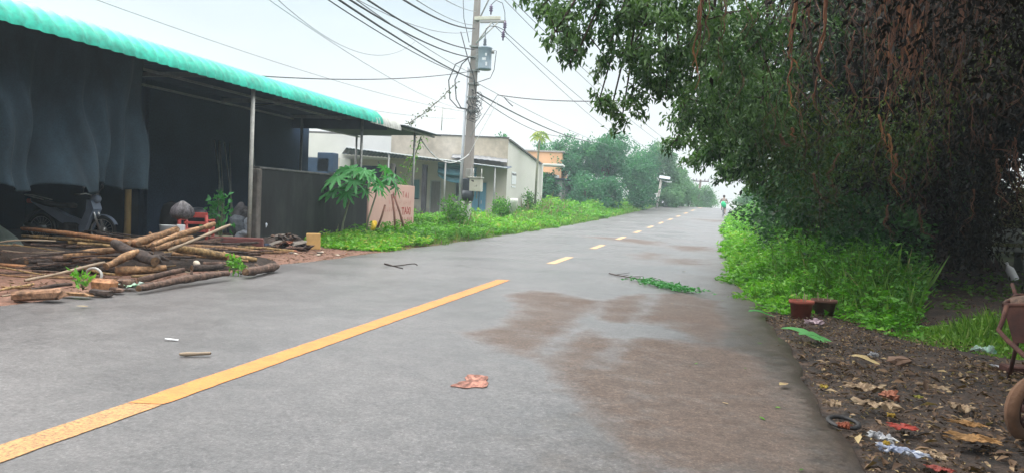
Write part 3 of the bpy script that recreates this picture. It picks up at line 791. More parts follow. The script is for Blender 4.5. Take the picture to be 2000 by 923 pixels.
for x, z, k in ((-7.98, 8.32, 1), (-7.42, 7.70, 2), (-7.47, 7.36, 2), (-9.15, 8.98, 3), (-8.95, 8.9, 3)):
    b = MB(); b.lathe([(.0, .18), (.03, .18), (.035, .13), (.08, .11), (.035, .08), (.085, .04), (.035, .02), (.08, -.04), (.03, -.08), (.03, -.18), (0, -.18)], (x, 26.8, z), 10); P_(b, 'insulator', INS, pole)
for z in (7.0, 6.6, 6.1, 5.6, 5.1, 4.6):
    b = MB(); b.box((-8.60, 27, z), (.40 - z * .008, .40 - z * .008, .06)); P_(b, 'clamp', STEEL, pole)
b = MB()
for k in range(14):
    r_ = random.Random(k); a0 = Vector((-8.45 + r_.uniform(-.1, .15), 26.72, 5.3 - .06 * k)); pts = []
    for q in range(9):
        an = q / 8 * math.pi * r_.uniform(1.4, 2); pts.append(a0 + Vector((.28 * math.sin(an) * r_.uniform(.5, 1), -.05, -.22 + .25 * math.cos(an) * r_.uniform(.6, 1))))
    b.tube(pts, .011, 4)
P_(b, 'cable_coil', WIRE, pole)
b = MB()
for dx in (0, .25):
    b.tube([(-8.75, 26.75, 6.55), (-9.25 + dx, 26.72, 6.3), (-9.5 + dx, 26.72, 5.7), (-9.42 + dx, 26.72, 5.0), (-9.1 + dx * .5, 26.74, 4.68), (-8.7, 26.76, 4.62)], .022, 6)
b.tube([(-9.1, 26.72, 7.5), (-8.8, 26.7, 6.6), (-8.5, 26.7, 5.8), (-8.4, 26.7, 5.2)], .02, 5)
b.tube([(-9.1, 26.72, 9.2), (-9.0, 26.72, 8.0), (-8.75, 26.72, 7.1)], .014, 5)
P_(b, 'jumper_cable', WIRE, pole)
tf = empty('transformer', (-8.12, 26.85, 6.0), 'grey blue cylindrical transformer can hung on the concrete pole', 'transformer')
TFM = M('transformer_paint', (.25, .32, .37), .5, .15, 4)
cx, cy = -8.14, 26.80
b = MB(); b.lathe([(0, 6.10), (.235, 6.10), (.255, 6.13), (.255, 6.16), (.245, 6.18), (.248, 6.86), (.268, 6.88), (.268, 6.91), (.245, 6.94), (.08, 6.98), (0, 6.98)], (cx, cy, 0), 26); P_(b, 'tank', TFM, tf)
b = MB(); b.lathe([(0, 7.46), (.02, 7.46), (.024, 7.28), (.045, 7.24), (.06, 7.20), (.045, 7.17), (.065, 7.13), (.045, 7.10), (.07, 7.04), (.05, 6.97), (0, 6.97)], (cx - .02, cy, 0), 12); P_(b, 'bushing', M('bushing_glaze', (.12, .14, .16), .3, .2, 5), tf)
b = MB(); b.box((cx + .28, cy, 6.75), (.09, .06, .08), bev=.01); b.lathe([(0, 0), (.05, 0), (.05, .12), (0, .12)], (cx + .31, cy, 6.70), 8); P_(b, 'terminal', STEEL, tf)
b = MB(); b.box((-8.43, 26.88, 6.5), (.14, .16, .75)); P_(b, 'bracket', STEEL, tf)
for z, w, h_, a in ((6.42, .28, .10, .2), (6.58, .13, .10, .5), (6.22, .14, .14, .6)):
    b = MB(); an = -math.pi / 2 + a * .9
    p = [(cx + .2515 * math.cos(an + w * t), cy + .2515 * math.sin(an + w * t), z + q * h_) for t, q in ((-1, 0), (0, 0), (1, 0), (1, 1), (0, 1), (-1, 1))]
    b.add(p, [(0, 1, 4, 5), (1, 2, 3, 4)]); lb_ = P_(b, 'sticker', M('sticker', (.66, .70, .72), .6, .2, 20), tf)
b = MB(); b.tube([(cx - .02, cy, 7.45), (cx, cy, 7.62), (cx + .15, cy, 7.72), (cx + .4, cy, 7.70), (-7.40, 26.8, 7.55), (-7.32, 26.8, 7.4)], .014, 5)
b.tube([(-7.98, 26.8, 8.5), (-7.8, 26.8, 8.66), (-7.55, 26.8, 8.55), (-7.44, 26.8, 8.2), (-7.42, 26.8, 7.85)], .014, 5)
b.tube([(cx + .31, cy, 6.82), (cx + .44, cy, 6.80), (cx + .38, cy, 6.1), (cx + .25, cy, 5.8), (-8.45, 26.75, 5.6)], .014, 5); P_(b, 'lead', WIRE, tf)

mb_ = empty('meter_box', (-8.24, 26.70, 1.83), 'pale beige electric meter cabinet with dark marks strapped to the concrete pole', 'meter box')
mc = Vector((-8.19, 26.55, 1.81))
BEIGE = M('beige_cabinet', (.50, .50, .42), .6, .08, 5)
b = MB(); b.box(mc, (.44, .30, .50), bev=.012); P_(b, 'cabinet', BEIGE, mb_)
b = MB(); b.box(mc + Vector((0, -.02, .265)), (.52, .36, .03), bev=.008); P_(b, 'lid', M('pale_lid', (.58, .58, .54), .6, .1, 5), mb_)
b = MB(); b.box(mc + Vector((-.10, -.152, .15)), (.09, .006, .035)); b.box(mc + Vector((-.075, -.152, .115)), (.045, .006, .04)); P_(b, 'emblem', LINE_DARK, mb_)
scribble(mb_, 'lettering', mc + Vector((-.02, -.152, -.08)), (1, 0, 0), (0, 0, 1), .12, .07, 2, LINE_DARK, 41, .008)
b = MB(); b.box(mc + Vector((-.36, .06, -.10)), (.30, .34, .66), bev=.03); b.lathe([(0, -.3), (.2, -.3), (.24, -.1), (.2, .08), (0, .1)], mc + Vector((-.30, -.02, -.32)), 12); P_(b, 'side_box', M('black_meter_housing', (.035, .045, .055), .6, .3, 6), mb_)
b = MB(); b.box(mc + Vector((-.30, -.0, .42)), (.20, .2, .34), bev=.01); P_(b, 'glass_meter', M('glass_meter_case', (.30, .30, .28), .25, .2, 6), mb_)
for dx in (-.08, .05):
    b = MB(); b.tube([mc + Vector((dx, 0, -.25)), mc + Vector((dx - .03, .05, -.52))], .022, 6); P_(b, 'conduit', STEEL_PALE, mb_)
for dx in (-.14, .18):
    b = MB(); b.tube([mc + Vector((dx, .05, .27)), mc + Vector((dx, .05, .60))], .02, 6); P_(b, 'strut', STEEL_PALE, mb_)

def wire(a, c, sag, r, mat, label, n=20, wob=0, group=None):
    a, c = Vector(a), Vector(c); pts = []
    for i in range(n + 1):
        t = i / n; p = a.lerp(c, t); p.z -= sag * 4 * t * (1 - t)
        if wob: p += Vector((R.uniform(-wob, wob), R.uniform(-wob, wob), R.uniform(-wob, wob)))
        pts.append(p)
    b = MB(); b.tube(pts, r, 5)
    o = b.build('overhead_cable', mat); tag(o, label, 'cable', group); return o
PT = lambda z: (-8.6 + z * .005, 26.75, z)
def W(s, e, sag, r, mat, label, **k): return wire(s, e, sag, r, mat, label, **k)
W((-5.56, 9.00, 4.25), PT(5.75), .12, .020, WIRE, 'thickest black cable of the bundle sloping from the top left to the pole')
W((-5.67, 9.00, 4.22), PT(5.80), .20, .011, WIRE, 'thin cable sagging just below the thickest bundle cable')
W((-4.94, 9.00, 4.03), PT(5.95), .10, .009, WIRE_GREY, 'thin grey wire just above the thickest bundle cable')
W((-5.83, 10.00, 4.47), PT(6.55), .25, .020, WIRE, 'black cable ending at the lower of two loops left of the pole')
W((-5.58, 10.00, 4.50), PT(6.85), .25, .020, WIRE, 'black cable ending at the upper of two loops left of the pole')
W((-5.01, 10.00, 4.48), PT(7.62), .22, .022, WIRE, 'black cable meeting the pole just below its pale crossarm')
W((-4.68, 10.00, 4.40), PT(7.75), .18, .010, WIRE_GREY, 'thin wire running beside the cable below the crossarm')
W((-4.21, 10.00, 4.34), PT(8.25), .1, .010, WIRE_GREY, 'thin wire reaching the pole at the height of the crossarm')
W((-6.09, 12.00, 4.65), PT(7.55), .3, .008, WIRE_GREY, 'faint wire stretched flat across the sky to the pole')
W((-9.85, 14.00, 3.67), PT(6.05), .2, .013, WIRE, 'nearly level service cable from the green roof to the pole')
W((-8.02, 12.00, 5.02), (-11.45, 28.00, 7.43), .9, .008, WIRE_GREY, 'faint sagging wire whose low end fades out left of the pole')
W((-10.11, 14.00, 5.89), (-15.75, 48.00, 7.30), .5, .010, WIRE_GREY, 'faint wire crossing the sky behind the pole, steeper one')
W((-14.37, 14.00, 5.63), (-13.94, 48.00, 6.99), .5, .010, WIRE_GREY, 'faint wire rising from above the green roof at far left')
W((-12.87, 22.00, 4.31), (-16.45, 48.00, 6.71), .15, .010, WIRE_GREY, 'faint low wire just above the clear roof sheet')
# to the right of the pole
W(PT(5.35), (-9.01, 62.00, 6.55), .35, .030, WIRE, 'thick black cable bundle running from the pole toward the large far tree')
W(PT(5.28), (-9.67, 58.00, 6.82), .75, .016, WIRE, 'black cable hanging below the bundle right of the pole')
W(PT(5.7), (-7.71, 62.00, 6.29), .2, .013, WIRE_GREY, 'grey wire just above the bundle right of the pole')
W((-8.0, 26.8, 7.9), (-6.22, 64.00, 6.50), .3, .014, WIRE_GREY, 'wire from the crossarm end sloping down to the far trees')
W((-7.4, 26.8, 7.5), (-4.17, 66.00, 6.05), .3, .014, WIRE_GREY, 'wire from below the crossarm insulators sloping to the far trees')
W((-7.54, 27.00, 8.73), (-3.53, 70.00, 7.08), .4, .014, WIRE_GREY, 'wire crossing the gap of sky in front of the fig tree, left one')
W((-6.44, 24.00, 7.89), (-1.65, 70.00, 6.42), .4, .014, WIRE_GREY, 'wire crossing the gap of sky in front of the fig tree, right one')
W((-7.61, 26.90, 5.19), (-2.06, 22.00, 4.36), .12, .016, WIRE, 'level black cable from the pole into the left tips of the fig tree')
W(PT(3.6), (-7.61, 26.90, 5.19), .0, .012, WIRE_GREY, 'thin slanting service wire at the right side of the pole', wob=.004)
W((-7.35, 26.90, 5.11), (-7.00, 26.90, 4.78), .02, .018, WIRE, 'short loose cable end dangling right of the pole')
W((-9.85, 25.00, 3.32), PT(2.95), .55, .022, WIRE_WHITE, 'white service cable drooping between the dark awning and the pole')
W(PT(2.95), (-7.54, 26.90, 5.07), .0, .010, WIRE_WHITE, 'thin white cable rising right of the pole')
vine = W((-10.19, 24.50, 3.79), (-9.19, 26.80, 5.66), .12, .018, M('vine_stem', (.13, .13, .10), .8, .3, 8), 'vine covered guy wire rising from the dark awning to the pole', wob=.02)
vl = LB(); k = 90; t_ = rng.random(k) ** 1.6
a_, c_ = np.array((-10.19, 24.50, 3.79)), np.array((-9.19, 26.80, 5.66))
vl.add(a_ + (c_ - a_) * t_[:, None] + rng.normal(size=(k, 3)) * [.05, .05, .09] - [0, 0, .08], rdir(k, 1.0), .10, .06, rng.random(k))
VINELEAF = leafmat('vine_leaf', [(0, (.03, .05, .02)), (1, (.09, .13, .04))])
vl.build('vine_leaves', VINELEAF, vine)
ant = MB(); q = (-14.54, 40.00, 5.11); ant.tube([q, (q[0] + .03, q[1], q[2] + 1.3)], .03, 5); ant.tube([(q[0], q[1], q[2] + 1.25), (q[0] + .6, q[1], q[2] + 1.22)], .015, 4)
tag(ant.build('antenna', STEEL_PALE), 'thin antenna rod standing on the stained parapet', 'antenna')

# solar street lamp and the far pole
sl = empty('solar_lamp', (-4.03, 70, 1.4), 'leaning white and rust street lamp with a solar panel before the far trees', 'street lamp')
b = MB(); b.tube([(-4.05, 70, 1.3), (-3.75, 70, 3.95)], [.12, .10], 8); P_(b, 'post', M('white_rust_paint', (.58, .54, .50), .7, .4, 3, col2=(.66, .64, .62)), sl)
b = MB(); b.box((-3.45, 70, 4.15), (1.0, .8, .05), Matrix.Rotation(.35, 3, 'X') @ Matrix.Rotation(.12, 3, 'Y'), bev=.01); P_(b, 'solar_panel', M('panel_glass', (.22, .26, .29), .3, .1, 4), sl)
b = MB(); b.tube([(-3.75, 70, 3.9), (-3.2, 69.8, 3.75)], .04, 6); b.box((-3.0, 69.7, 3.74), (.45, .2, .08), bev=.02); P_(b, 'lamp_head', WHITE_PL, sl)
fp = empty('far_power_pole', (-.3, 95, .8), 'distant wooden power pole with one crossarm beyond the crest of the road', 'pole')
b = MB(); b.tube([(-.62, 95, .4), (-.30, 95, 5.1)], [.17, .13], 8); P_(b, 'shaft', M('far_pole_wood', (.16, .12, .10), .8, .2, 2), fp)
b = MB(); b.box((-.3, 94.85, 4.9), (2.0, .12, .14)); P_(b, 'crossarm', M('far_arm', (.13, .10, .10), .8, .2, 2), fp)
for x in (-1.2, -.8, .2, .6):
    b = MB(); b.lathe([(0, .25), (.05, .25), (.07, .1), (.04, 0), (0, 0)], (x, 94.85, 4.97), 8); P_(b, 'insulator', INS, fp)
W((.6, 94.85, 5.2), (9, 96, 4.6), .15, .012, WIRE_GREY, 'short far wire running right from the distant pole into the fig leaves')
W((-.3, 94.9, 3.0), (9, 96, 2.9), .08, .012, WIRE_GREY, 'lower far wire behind the cyclist at the crest')
for x, y, h_ in ((-3.2, 92, 2.6), (6.5, 86, 2.5)):
    b = MB(); b.tube([(x, y, .9), (x + .08, y, .9 + h_)], .11, 8); b.tube([(x + .08, y, .9 + h_), (x + .08, y, .98 + h_)], .14, 8)
    tag(b.build('marker_post', WHITE_PL), 'pale roadside post at the foot of the far left trees' if x < 0 else 'pale roadside post in the bushes at far right of the crest', 'post')
# water tank lid peeping over the roof
b = MB(); c0 = (-14.50, 17.35, 4.88); b.lathe([(0, .12), (.25, .12), (.3, .06), (.33, -.7), (0, -.7)], c0, 16)
tag(b.build('roof_vent', M('vent_metal', (.33, .32, .32), .6, .2, 5)), 'small grey vent cap peeping over the green roof', 'vent')
# ------------------------------------------------------------------ foliage materials
FIG_LEAF = leafmat('fig_leaf', [(0, (.008, .022, .007)), (.42, (.020, .056, .016)), (.75, (.045, .115, .030)), (1, (.10, .19, .06))], .42, .25, .32)
DIM_LEAF = leafmat('shade_tinted_leaf', [(0, (.006, .005, .004)), (.5, (.016, .013, .007)), (.85, (.036, .032, .012)), (1, (.075, .075, .02))], .6, .12, .15)  # dark leaf colour standing in for shade on the right of the crown
BUSH_LEAF = leafmat('bush_leaf', [(0, (.010, .040, .014)), (.45, (.026, .085, .026)), (.8, (.055, .15, .042)), (1, (.11, .23, .06))], .45, .3)
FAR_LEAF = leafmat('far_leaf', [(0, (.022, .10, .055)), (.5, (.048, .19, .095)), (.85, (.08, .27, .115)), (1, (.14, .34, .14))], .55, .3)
FAR_PALE = leafmat('pale_far_leaf', [(0, (.06, .15, .075)), (.5, (.11, .25, .12)), (1, (.19, .35, .16))], .55, .3)  # paler copy for the farthest trees, distance haze put into the colour
WEED = leafmat('weed_leaf', [(0, (.022, .085, .012)), (.4, (.065, .205, .020)), (.72, (.125, .345, .028)), (.92, (.22, .44, .05)), (1, (.34, .38, .09))], .5, .35)
GRASS = leafmat('grass_blade', [(0, (.055, .11, .02)), (.4, (.10, .22, .03)), (.75, (.17, .32, .05)), (1, (.28, .36, .10))], .55, .35)
PAPAYA = leafmat('papaya_leaf', [(0, (.035, .15, .045)), (.5, (.06, .26, .08)), (1, (.11, .36, .11))], .5, .35)
LITTER = leafmat('dead_leaf', [(0, (.030, .018, .012)), (.35, (.085, .050, .030)), (.7, (.17, .105, .060)), (.9, (.28, .20, .12)), (1, (.38, .30, .14))], .7, .1)
LIT_LEAF = leafmat('lit_olive_leaf', [(0, (.022, .036, .008)), (.5, (.05, .085, .016)), (.85, (.09, .14, .024)), (1, (.15, .19, .04))], .5, .25, .2)  # olive leaf coloured brighter for the lit patch of the crown
BARK = M('fig_bark', (.046, .030, .024), .9, .35, 3, bmp=.6, bdist=.03, stretch=(1, 1, .3))
ROOT = M('aerial_root_bark', (.17, .07, .035), .85, .6, 6, col2=(.40, .20, .07), stretch=(1, 1, .4))  # orange of the lit roots put into the bark colour
ROOT_DULL = M('dull_root_bark', (.115, .052, .03), .85, .4, 6, stretch=(1, 1, .4))
OLIVE = leafmat('olive_leaf', [(0, (.05, .05, .02)), (.5, (.11, .11, .04)), (1, (.22, .20, .08))], .55, .3)
TRUNK = M('far_bark', (.10, .085, .07), .9, .3, 2)
STEM = M('green_stem', (.12, .15, .07), .7, .3, 6)

# ------------------------------------------------------------------ the great fig tree
fig = empty('fig_tree', (5.6, 18.6, .2), 'huge dark fig tree leaning over the road with hanging aerial roots', 'tree')
TB = Vector((5.6, 18.6, .1))
tb = MB()
def curve(p0, p1, sag, n=9, wob=.12, rr=R):
    p0, p1 = Vector(p0), Vector(p1); out = []
    for i in range(n + 1):
        t = i / n; p = p0.lerp(p1, t); p.z += sag * 4 * t * (1 - t)
        if 0 < i < n: p += Vector((rr.uniform(-wob, wob), rr.uniform(-wob, wob), rr.uniform(-wob, wob)))
        out.append(p)
    return out
# fused stems of the trunk and buttress roots
for k in range(9):
    a = k / 9 * 2 * math.pi; r = .42 + .12 * math.sin(3 * a)
    tb.tube([TB + Vector((math.cos(a) * (r + .55), math.sin(a) * (r + .55), -.1)), TB + Vector((math.cos(a) * r * 1.05, math.sin(a) * r * 1.05, .45)), TB + Vector((math.cos(a + .2) * r * .8, math.sin(a + .2) * r * .8, 1.6)), TB + Vector((math.cos(a + .5) * r * .7, math.sin(a + .5) * r * .7, 3.2)), TB + Vector((math.cos(a + .7) * r * .8, math.sin(a + .7) * r * .8, 4.3))], [.12, .24, .30, .28, .2], 9, jit=.06)
limb_ends = [(-.6, 9.0, 4.6), (1.6, 7.2, 5.2), (3.6, 6.0, 5.6), (6.5, 6.0, 5.8), (10, 9, 6.5), (12, 15, 7), (1.4, 13, 5.2), (1.2, 20, 5.5), (2.0, 27, 5.5), (7, 28, 7), (11, 22, 8), (6, 17, 9.5), (3.2, 12, 7.5)]
limbs = []
for e in limb_ends:
    c = curve(TB + Vector((R.uniform(-.3, .3), R.uniform(-.3, .3), 3.0 + R.random())), e, 1.0, 10, .22)
    tb.tube(c, [.26 * (1 - i / 10) + .035 for i in range(11)], 8, jit=.05); limbs += c[2:]
clumps = []   # x, y, z, r, tone
for px, z0 in [(0, 0)]: pass
FR = [((-1.67, 7.50, 3.23),.24),((-1.42, 7.50, 3.15),.34),((-1.50, 7.30, 2.91),.22),((-1.28, 8.00, 3.03),.36),((-1.01, 8.00, 3.24),.42),((-0.68, 8.00, 3.13),.5),((-0.83, 8.00, 2.84),.38),((-1.13, 8.30, 2.77),.22),((-1.31, 7.60, 2.79),.24),((-0.48, 8.50, 2.91),.45),((-0.57, 8.80, 2.64),.34),((-0.86, 8.80, 2.49),.30),((-1.09, 8.80, 2.36),.20),((-1.21, 8.60, 2.43),.16),((-0.98, 9.00, 2.30),.16),((-0.32, 9.50, 2.60),.42),((-0.36, 10.00, 2.38),.32),((-0.10, 11.00, 2.33),.40),((-0.33, 10.50, 2.25),.24),((-0.21, 9.00, 2.95),.55),((-0.06, 8.50, 3.30),.6),((0.10, 10.00, 2.81),.6),((0.27, 12.00, 2.51),.55),((0.17, 14.00, 2.30),.35),((0.66, 16.00, 2.16),.5),((0.41, 17.00, 2.04),.30),((1.20, 18.00, 1.91),.45),((0.84, 13.00, 2.37),.7),((0.74, 11.00, 2.83),.7),((0.52, 9.00, 3.18),.65),((-0.40, 8.60, 3.44),.6),((-0.79, 8.40, 3.62),.7),((-1.30, 8.00, 3.55),.5),((-1.77, 7.60, 3.42),.3),((0.20, 9.40, 3.08),.5),((-0.16, 15.00, 2.32),.32),((-0.49, 13.00, 2.38),.24),((0.13, 11.00, 2.61),.5),((0.54, 12.00, 2.59),.6),((-0.65, 8.60, 2.76),.4),((-0.28, 10.40, 2.53),.35)]
for k, (p, r) in enumerate(FR): clumps.append((*p, r, .5 + R.uniform(-.15, .3)))
for p, r in FR:
    q = (p[0] * 1.3, p[1] * 1.3, 1.2 + (p[2] - 1.2) * 1.3)
    if q[0] > -.35: clumps.append((q[0] + .25, q[1], q[2] + .1, r * 1.35, .42 + R.uniform(-.15, .2)))
n_f = len(clumps)
xm = lambda y: np.interp(y, [4, 7.5, 9, 12, 16, 22, 30], [.9, .9, .9, 1.5, 2.0, 2.6, 3.4])
tries = 0
while len(clumps) < n_f + 430 and tries < 20000:
    tries += 1
    x, y = R.uniform(0, 15), R.uniform(5.5, 30)
    d = math.hypot((x - 5.5) / 10, (y - 17.5) / 13)
    if d > 1 or x < xm(y): continue
    top = 3.2 + 7.0 * math.sqrt(max(0, 1 - d * d)); lo = 2.7 + .9 * (1 - d) + (.5 if y < 9 else 0)
    z = lo + (top - lo) * (R.random() ** 1.25)
    clumps.append((x, y, z, R.uniform(.65, 1.1), R.uniform(.0, .32)))  # low tint puts the shade inside the canopy into the leaf colour
lit0 = len(clumps)
for p, r in [((1.34, 12.00, 2.80),.5),((1.65, 12.00, 2.38),.6),((2.05, 12.50, 1.96),.6),((1.59, 13.00, 1.97),.6),((2.07, 12.00, 2.54),.45),((1.99, 14.00, 1.50),.55),((1.27, 12.50, 2.34),.4),((2.53, 11.00, 2.51),.45),((2.89, 11.00, 2.72),.5),((3.30, 11.00, 2.99),.5),((2.54, 11.50, 2.21),.4),((3.64, 11.00, 3.26),.5),((2.86, 11.50, 2.22),.35)]: clumps.append((*p, r, .40))
back0 = len(clumps)
low = []
for k in range(46):
    px, py = R.uniform(1640, 1845), R.uniform(300, 500); yy_ = R.uniform(13.5, 17.5); z = 1.2 - (py - 432) / 1450. * yy_
    low.append((yy_ * (px - 1370) / 1450. * 1.06, yy_, max(.4, z), R.uniform(.35, .65), R.uniform(.15, .6)))
for k in range(150):  # unseen clumps over and behind the camera, added to shade the right side
    y = R.uniform(-9, 5.8); x = R.uniform(1.0 if y > 0 else -.5, 11); z = R.uniform(3.9, 6.6) + .15 * max(0, y)
    clumps.append((x, y, z, R.uniform(.7, 1.1), R.uniform(.1, .5)))
lb = LB(); li = LB(); lm = LB()
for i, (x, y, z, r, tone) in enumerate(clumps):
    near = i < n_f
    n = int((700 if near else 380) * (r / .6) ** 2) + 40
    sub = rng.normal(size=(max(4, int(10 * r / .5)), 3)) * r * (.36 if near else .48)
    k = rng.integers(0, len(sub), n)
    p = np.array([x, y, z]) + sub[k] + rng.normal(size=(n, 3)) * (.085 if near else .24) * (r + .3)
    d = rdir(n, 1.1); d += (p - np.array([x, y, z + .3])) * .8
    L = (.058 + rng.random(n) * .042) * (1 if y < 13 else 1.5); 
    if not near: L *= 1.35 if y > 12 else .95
    shade_tinted = (not near) and x > .15 * y + .3 and i < lit0
    if back0 > i >= lit0: L = .055 + rng.random(n) * .04
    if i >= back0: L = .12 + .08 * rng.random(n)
    (lm if back0 > i >= lit0 else li if shade_tinted else lb).add(p, d, L, L * .40, tone + (.30 if near else 0) + rng.normal(size=n) * (.22 if near else .18) + .2 * (p[:, 2] - z) / r)
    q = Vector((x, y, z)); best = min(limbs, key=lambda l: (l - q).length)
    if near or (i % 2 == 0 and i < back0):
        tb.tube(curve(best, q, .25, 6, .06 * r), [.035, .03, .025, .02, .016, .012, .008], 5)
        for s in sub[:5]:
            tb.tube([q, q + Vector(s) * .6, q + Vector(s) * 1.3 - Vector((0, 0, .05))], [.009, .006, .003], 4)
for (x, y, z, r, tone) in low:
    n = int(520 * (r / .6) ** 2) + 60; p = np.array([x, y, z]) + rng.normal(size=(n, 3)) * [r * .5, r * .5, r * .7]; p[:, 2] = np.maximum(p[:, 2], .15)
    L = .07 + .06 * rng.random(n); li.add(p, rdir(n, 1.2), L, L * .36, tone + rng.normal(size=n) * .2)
P_(tb, 'trunk', BARK, fig)
for nm, l_, mt in (('crown', lb, FIG_LEAF), ('shade_tinted_crown', li, DIM_LEAF), ('lit_crown', lm, LIT_LEAF)):
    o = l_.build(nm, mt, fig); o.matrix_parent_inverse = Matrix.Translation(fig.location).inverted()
def root(pts, r, mat, strands=2, spread=.05, label=None):
    b = MB(); pts = [Vector(p) for p in pts]
    for s in range(strands):
        ph = R.uniform(0, 6); out = []; cut = R.uniform(.65, 1) if s else 1.0
        n = 16
        for i in range(n + 1):
            t = i / n * cut * (len(pts) - 1); k = min(int(t), len(pts) - 2); p = pts[k].lerp(pts[k + 1], t - k)
            w = spread * (.4 + i / n)
            p = p + Vector((math.sin(ph + i * .9) * w * .6 + R.uniform(-w, w) * .4, math.cos(ph * 2 + i * .7) * w * .6, 0)); out.append(p)
        rr = r * (.62 if s == 0 else R.uniform(.22, .5))
        b.tube(out, [rr * (1 - .75 * i / n) * (1 + .15 * math.sin(i * 2.3 + ph)) for i in range(n + 1)], 6)
    o = P_(b, 'aerial_root', mat, fig)
    if label: o['label'] = label
root([(-0.08, 8.00, 4.01), (-0.11, 8.00, 3.38), (-0.14, 8.00, 3.02), (-0.14, 8.00, 2.70), (-0.10, 8.00, 2.45)], .022, ROOT, 4, .035, 'reddish frayed aerial root')
root([(-0.09, 8.00, 3.69), (-0.04, 8.00, 3.22), (-0.05, 8.00, 2.88)], .010, ROOT, 2, .03)
root([(0.08, 8.30, 4.00), (0.11, 8.30, 3.14), (0.11, 8.30, 2.59)], .014, ROOT_DULL, 3, .05)
root([(0.69, 7.00, 3.62), (0.71, 7.00, 3.09), (0.68, 7.00, 2.78), (0.68, 7.00, 2.60), (0.76, 7.00, 2.49)], .022, ROOT, 4, .02, 'orange aerial root with a curled tip')
root([(0.70, 7.00, 2.56), (0.68, 7.00, 2.38), (0.71, 7.00, 2.20), (0.79, 7.00, 2.08)], .012, ROOT, 2, .02)
root([(0.77, 7.00, 3.44), (0.82, 7.00, 2.96), (0.88, 7.00, 2.81)], .012, ROOT, 3, .02)
root([(0.95, 7.00, 3.61), (0.95, 7.00, 3.09), (0.95, 7.00, 2.82), (0.91, 7.00, 2.60), (0.94, 7.00, 2.44), (1.05, 7.00, 2.33)], .022, ROOT, 4, .02, 'bright orange aerial root with a forked tip')
root([(0.92, 7.00, 2.42), (0.89, 7.00, 2.24), (0.95, 7.00, 2.10), (1.03, 7.00, 2.00)], .010, ROOT, 2, .015)
root([(0.99, 7.00, 3.13), (1.07, 7.00, 3.05), (1.05, 7.00, 3.03)], .010, ROOT, 1, .01)
for px in range(1738, 1800, 9):
    root([(1.99, 9.00, 4.38)] and [Vector((1.99, 9.00, 4.38)) + Vector(((px - 1770) / 160., 0, .2)), Vector((2.06, 9.00, 3.27)) + Vector(((px - 1770) / 160., R.uniform(-.2, .2), 0)), Vector((2.10, 9.00, 2.55)) + Vector(((px - 1770) / 150. + R.uniform(-.06, .06), 0, R.uniform(-.3, .15)))], .020, ROOT_DULL if px % 2 else ROOT, 4, .06)
root([(1.88, 9.00, 3.28), (1.91, 9.00, 2.83), (1.89, 9.00, 2.55), (1.99, 9.00, 2.31)], .013, ROOT, 2, .02)
root([(2.06, 8.80, 3.50), (2.03, 8.80, 3.17), (2.07, 8.80, 3.01), (2.13, 8.80, 2.92)], .013, ROOT, 2, .02)
for px, py0, py1, yy_ in ((1718,235,330,9.5),(1735,260,345,9.5),(1748,300,380,9.6),(1722,330,400,10),(1775,330,390,10),(1700,150,215,9.5),(1655,160,215,9),(1545,250,300,9.5),(1528,270,290,9.5),(1590,330,420,10.5),(1640,300,380,11),(1680,280,380,11),(1820,300,420,12),(1850,200,330,12),(1900,100,260,12),(1960,180,300,12),(1940,270,300,10)):
    pass
# the brown curtain of roots at the upper right, and fine hanging rootlets
for k in range(34):
    px = R.uniform(1700, 1985); yy_ = R.uniform(8.5, 13); t0 = R.uniform(-140, -40); e0 = R.uniform(120, 330) if px < 1810 else R.uniform(60, 260)
    c0 = Vector((1.81, 10.00, 4.75)); c1 = Vector((3.39, 10.00, 4.68)); f = (px - 1700) / 285.
    topp = c0.lerp(c1, f); topp.y = yy_; topp.x *= yy_ / 10; topp.z = 1.2 + (topp.z - 1.2) * yy_ / 10
    dz = (e0 + 140) / 1450. * yy_
    root([topp, topp + Vector((R.uniform(-.1, .1), 0, -dz * .5)), topp + Vector((R.uniform(-.18, .18), R.uniform(-.2, .2), -dz))], R.uniform(.008, .02), ROOT_DULL, 4, .06)
b = MB()
for k in range(420):
    f = R.random(); yy_ = R.uniform(8, 14); zt = R.uniform(2.5, 5.2); x = yy_ * (.02 + .50 * f)
    L = R.uniform(.25, .9); ph = R.uniform(0, 6); w = R.uniform(.03, .10)
    b.tube([(x + w * math.sin(ph + i * .9), yy_ + w * math.cos(ph + i * 1.3), zt - L * i / 7) for i in range(8)], [.0045 - .0005 * i for i in range(8)], 4)
o = P_(b, 'fine_roots', ROOT_DULL, fig); o['kind'] = 'stuff'
for k in range(16):
    px, py = R.uniform(1690, 1870), R.uniform(250, 380); yy_ = R.uniform(12, 15)
    t_ = Vector((yy_ * (px - 1370) / 1450. * 1.06, yy_, 1.2 - (py - 430) / 1450. * yy_)); L = R.uniform(.6, 1.3)
    root([t_, t_ + Vector((R.uniform(-.1, .1), 0, -L * .5)), t_ + Vector((R.uniform(-.25, .25), 0, -L))], .012, ROOT_DULL, 3, .07)
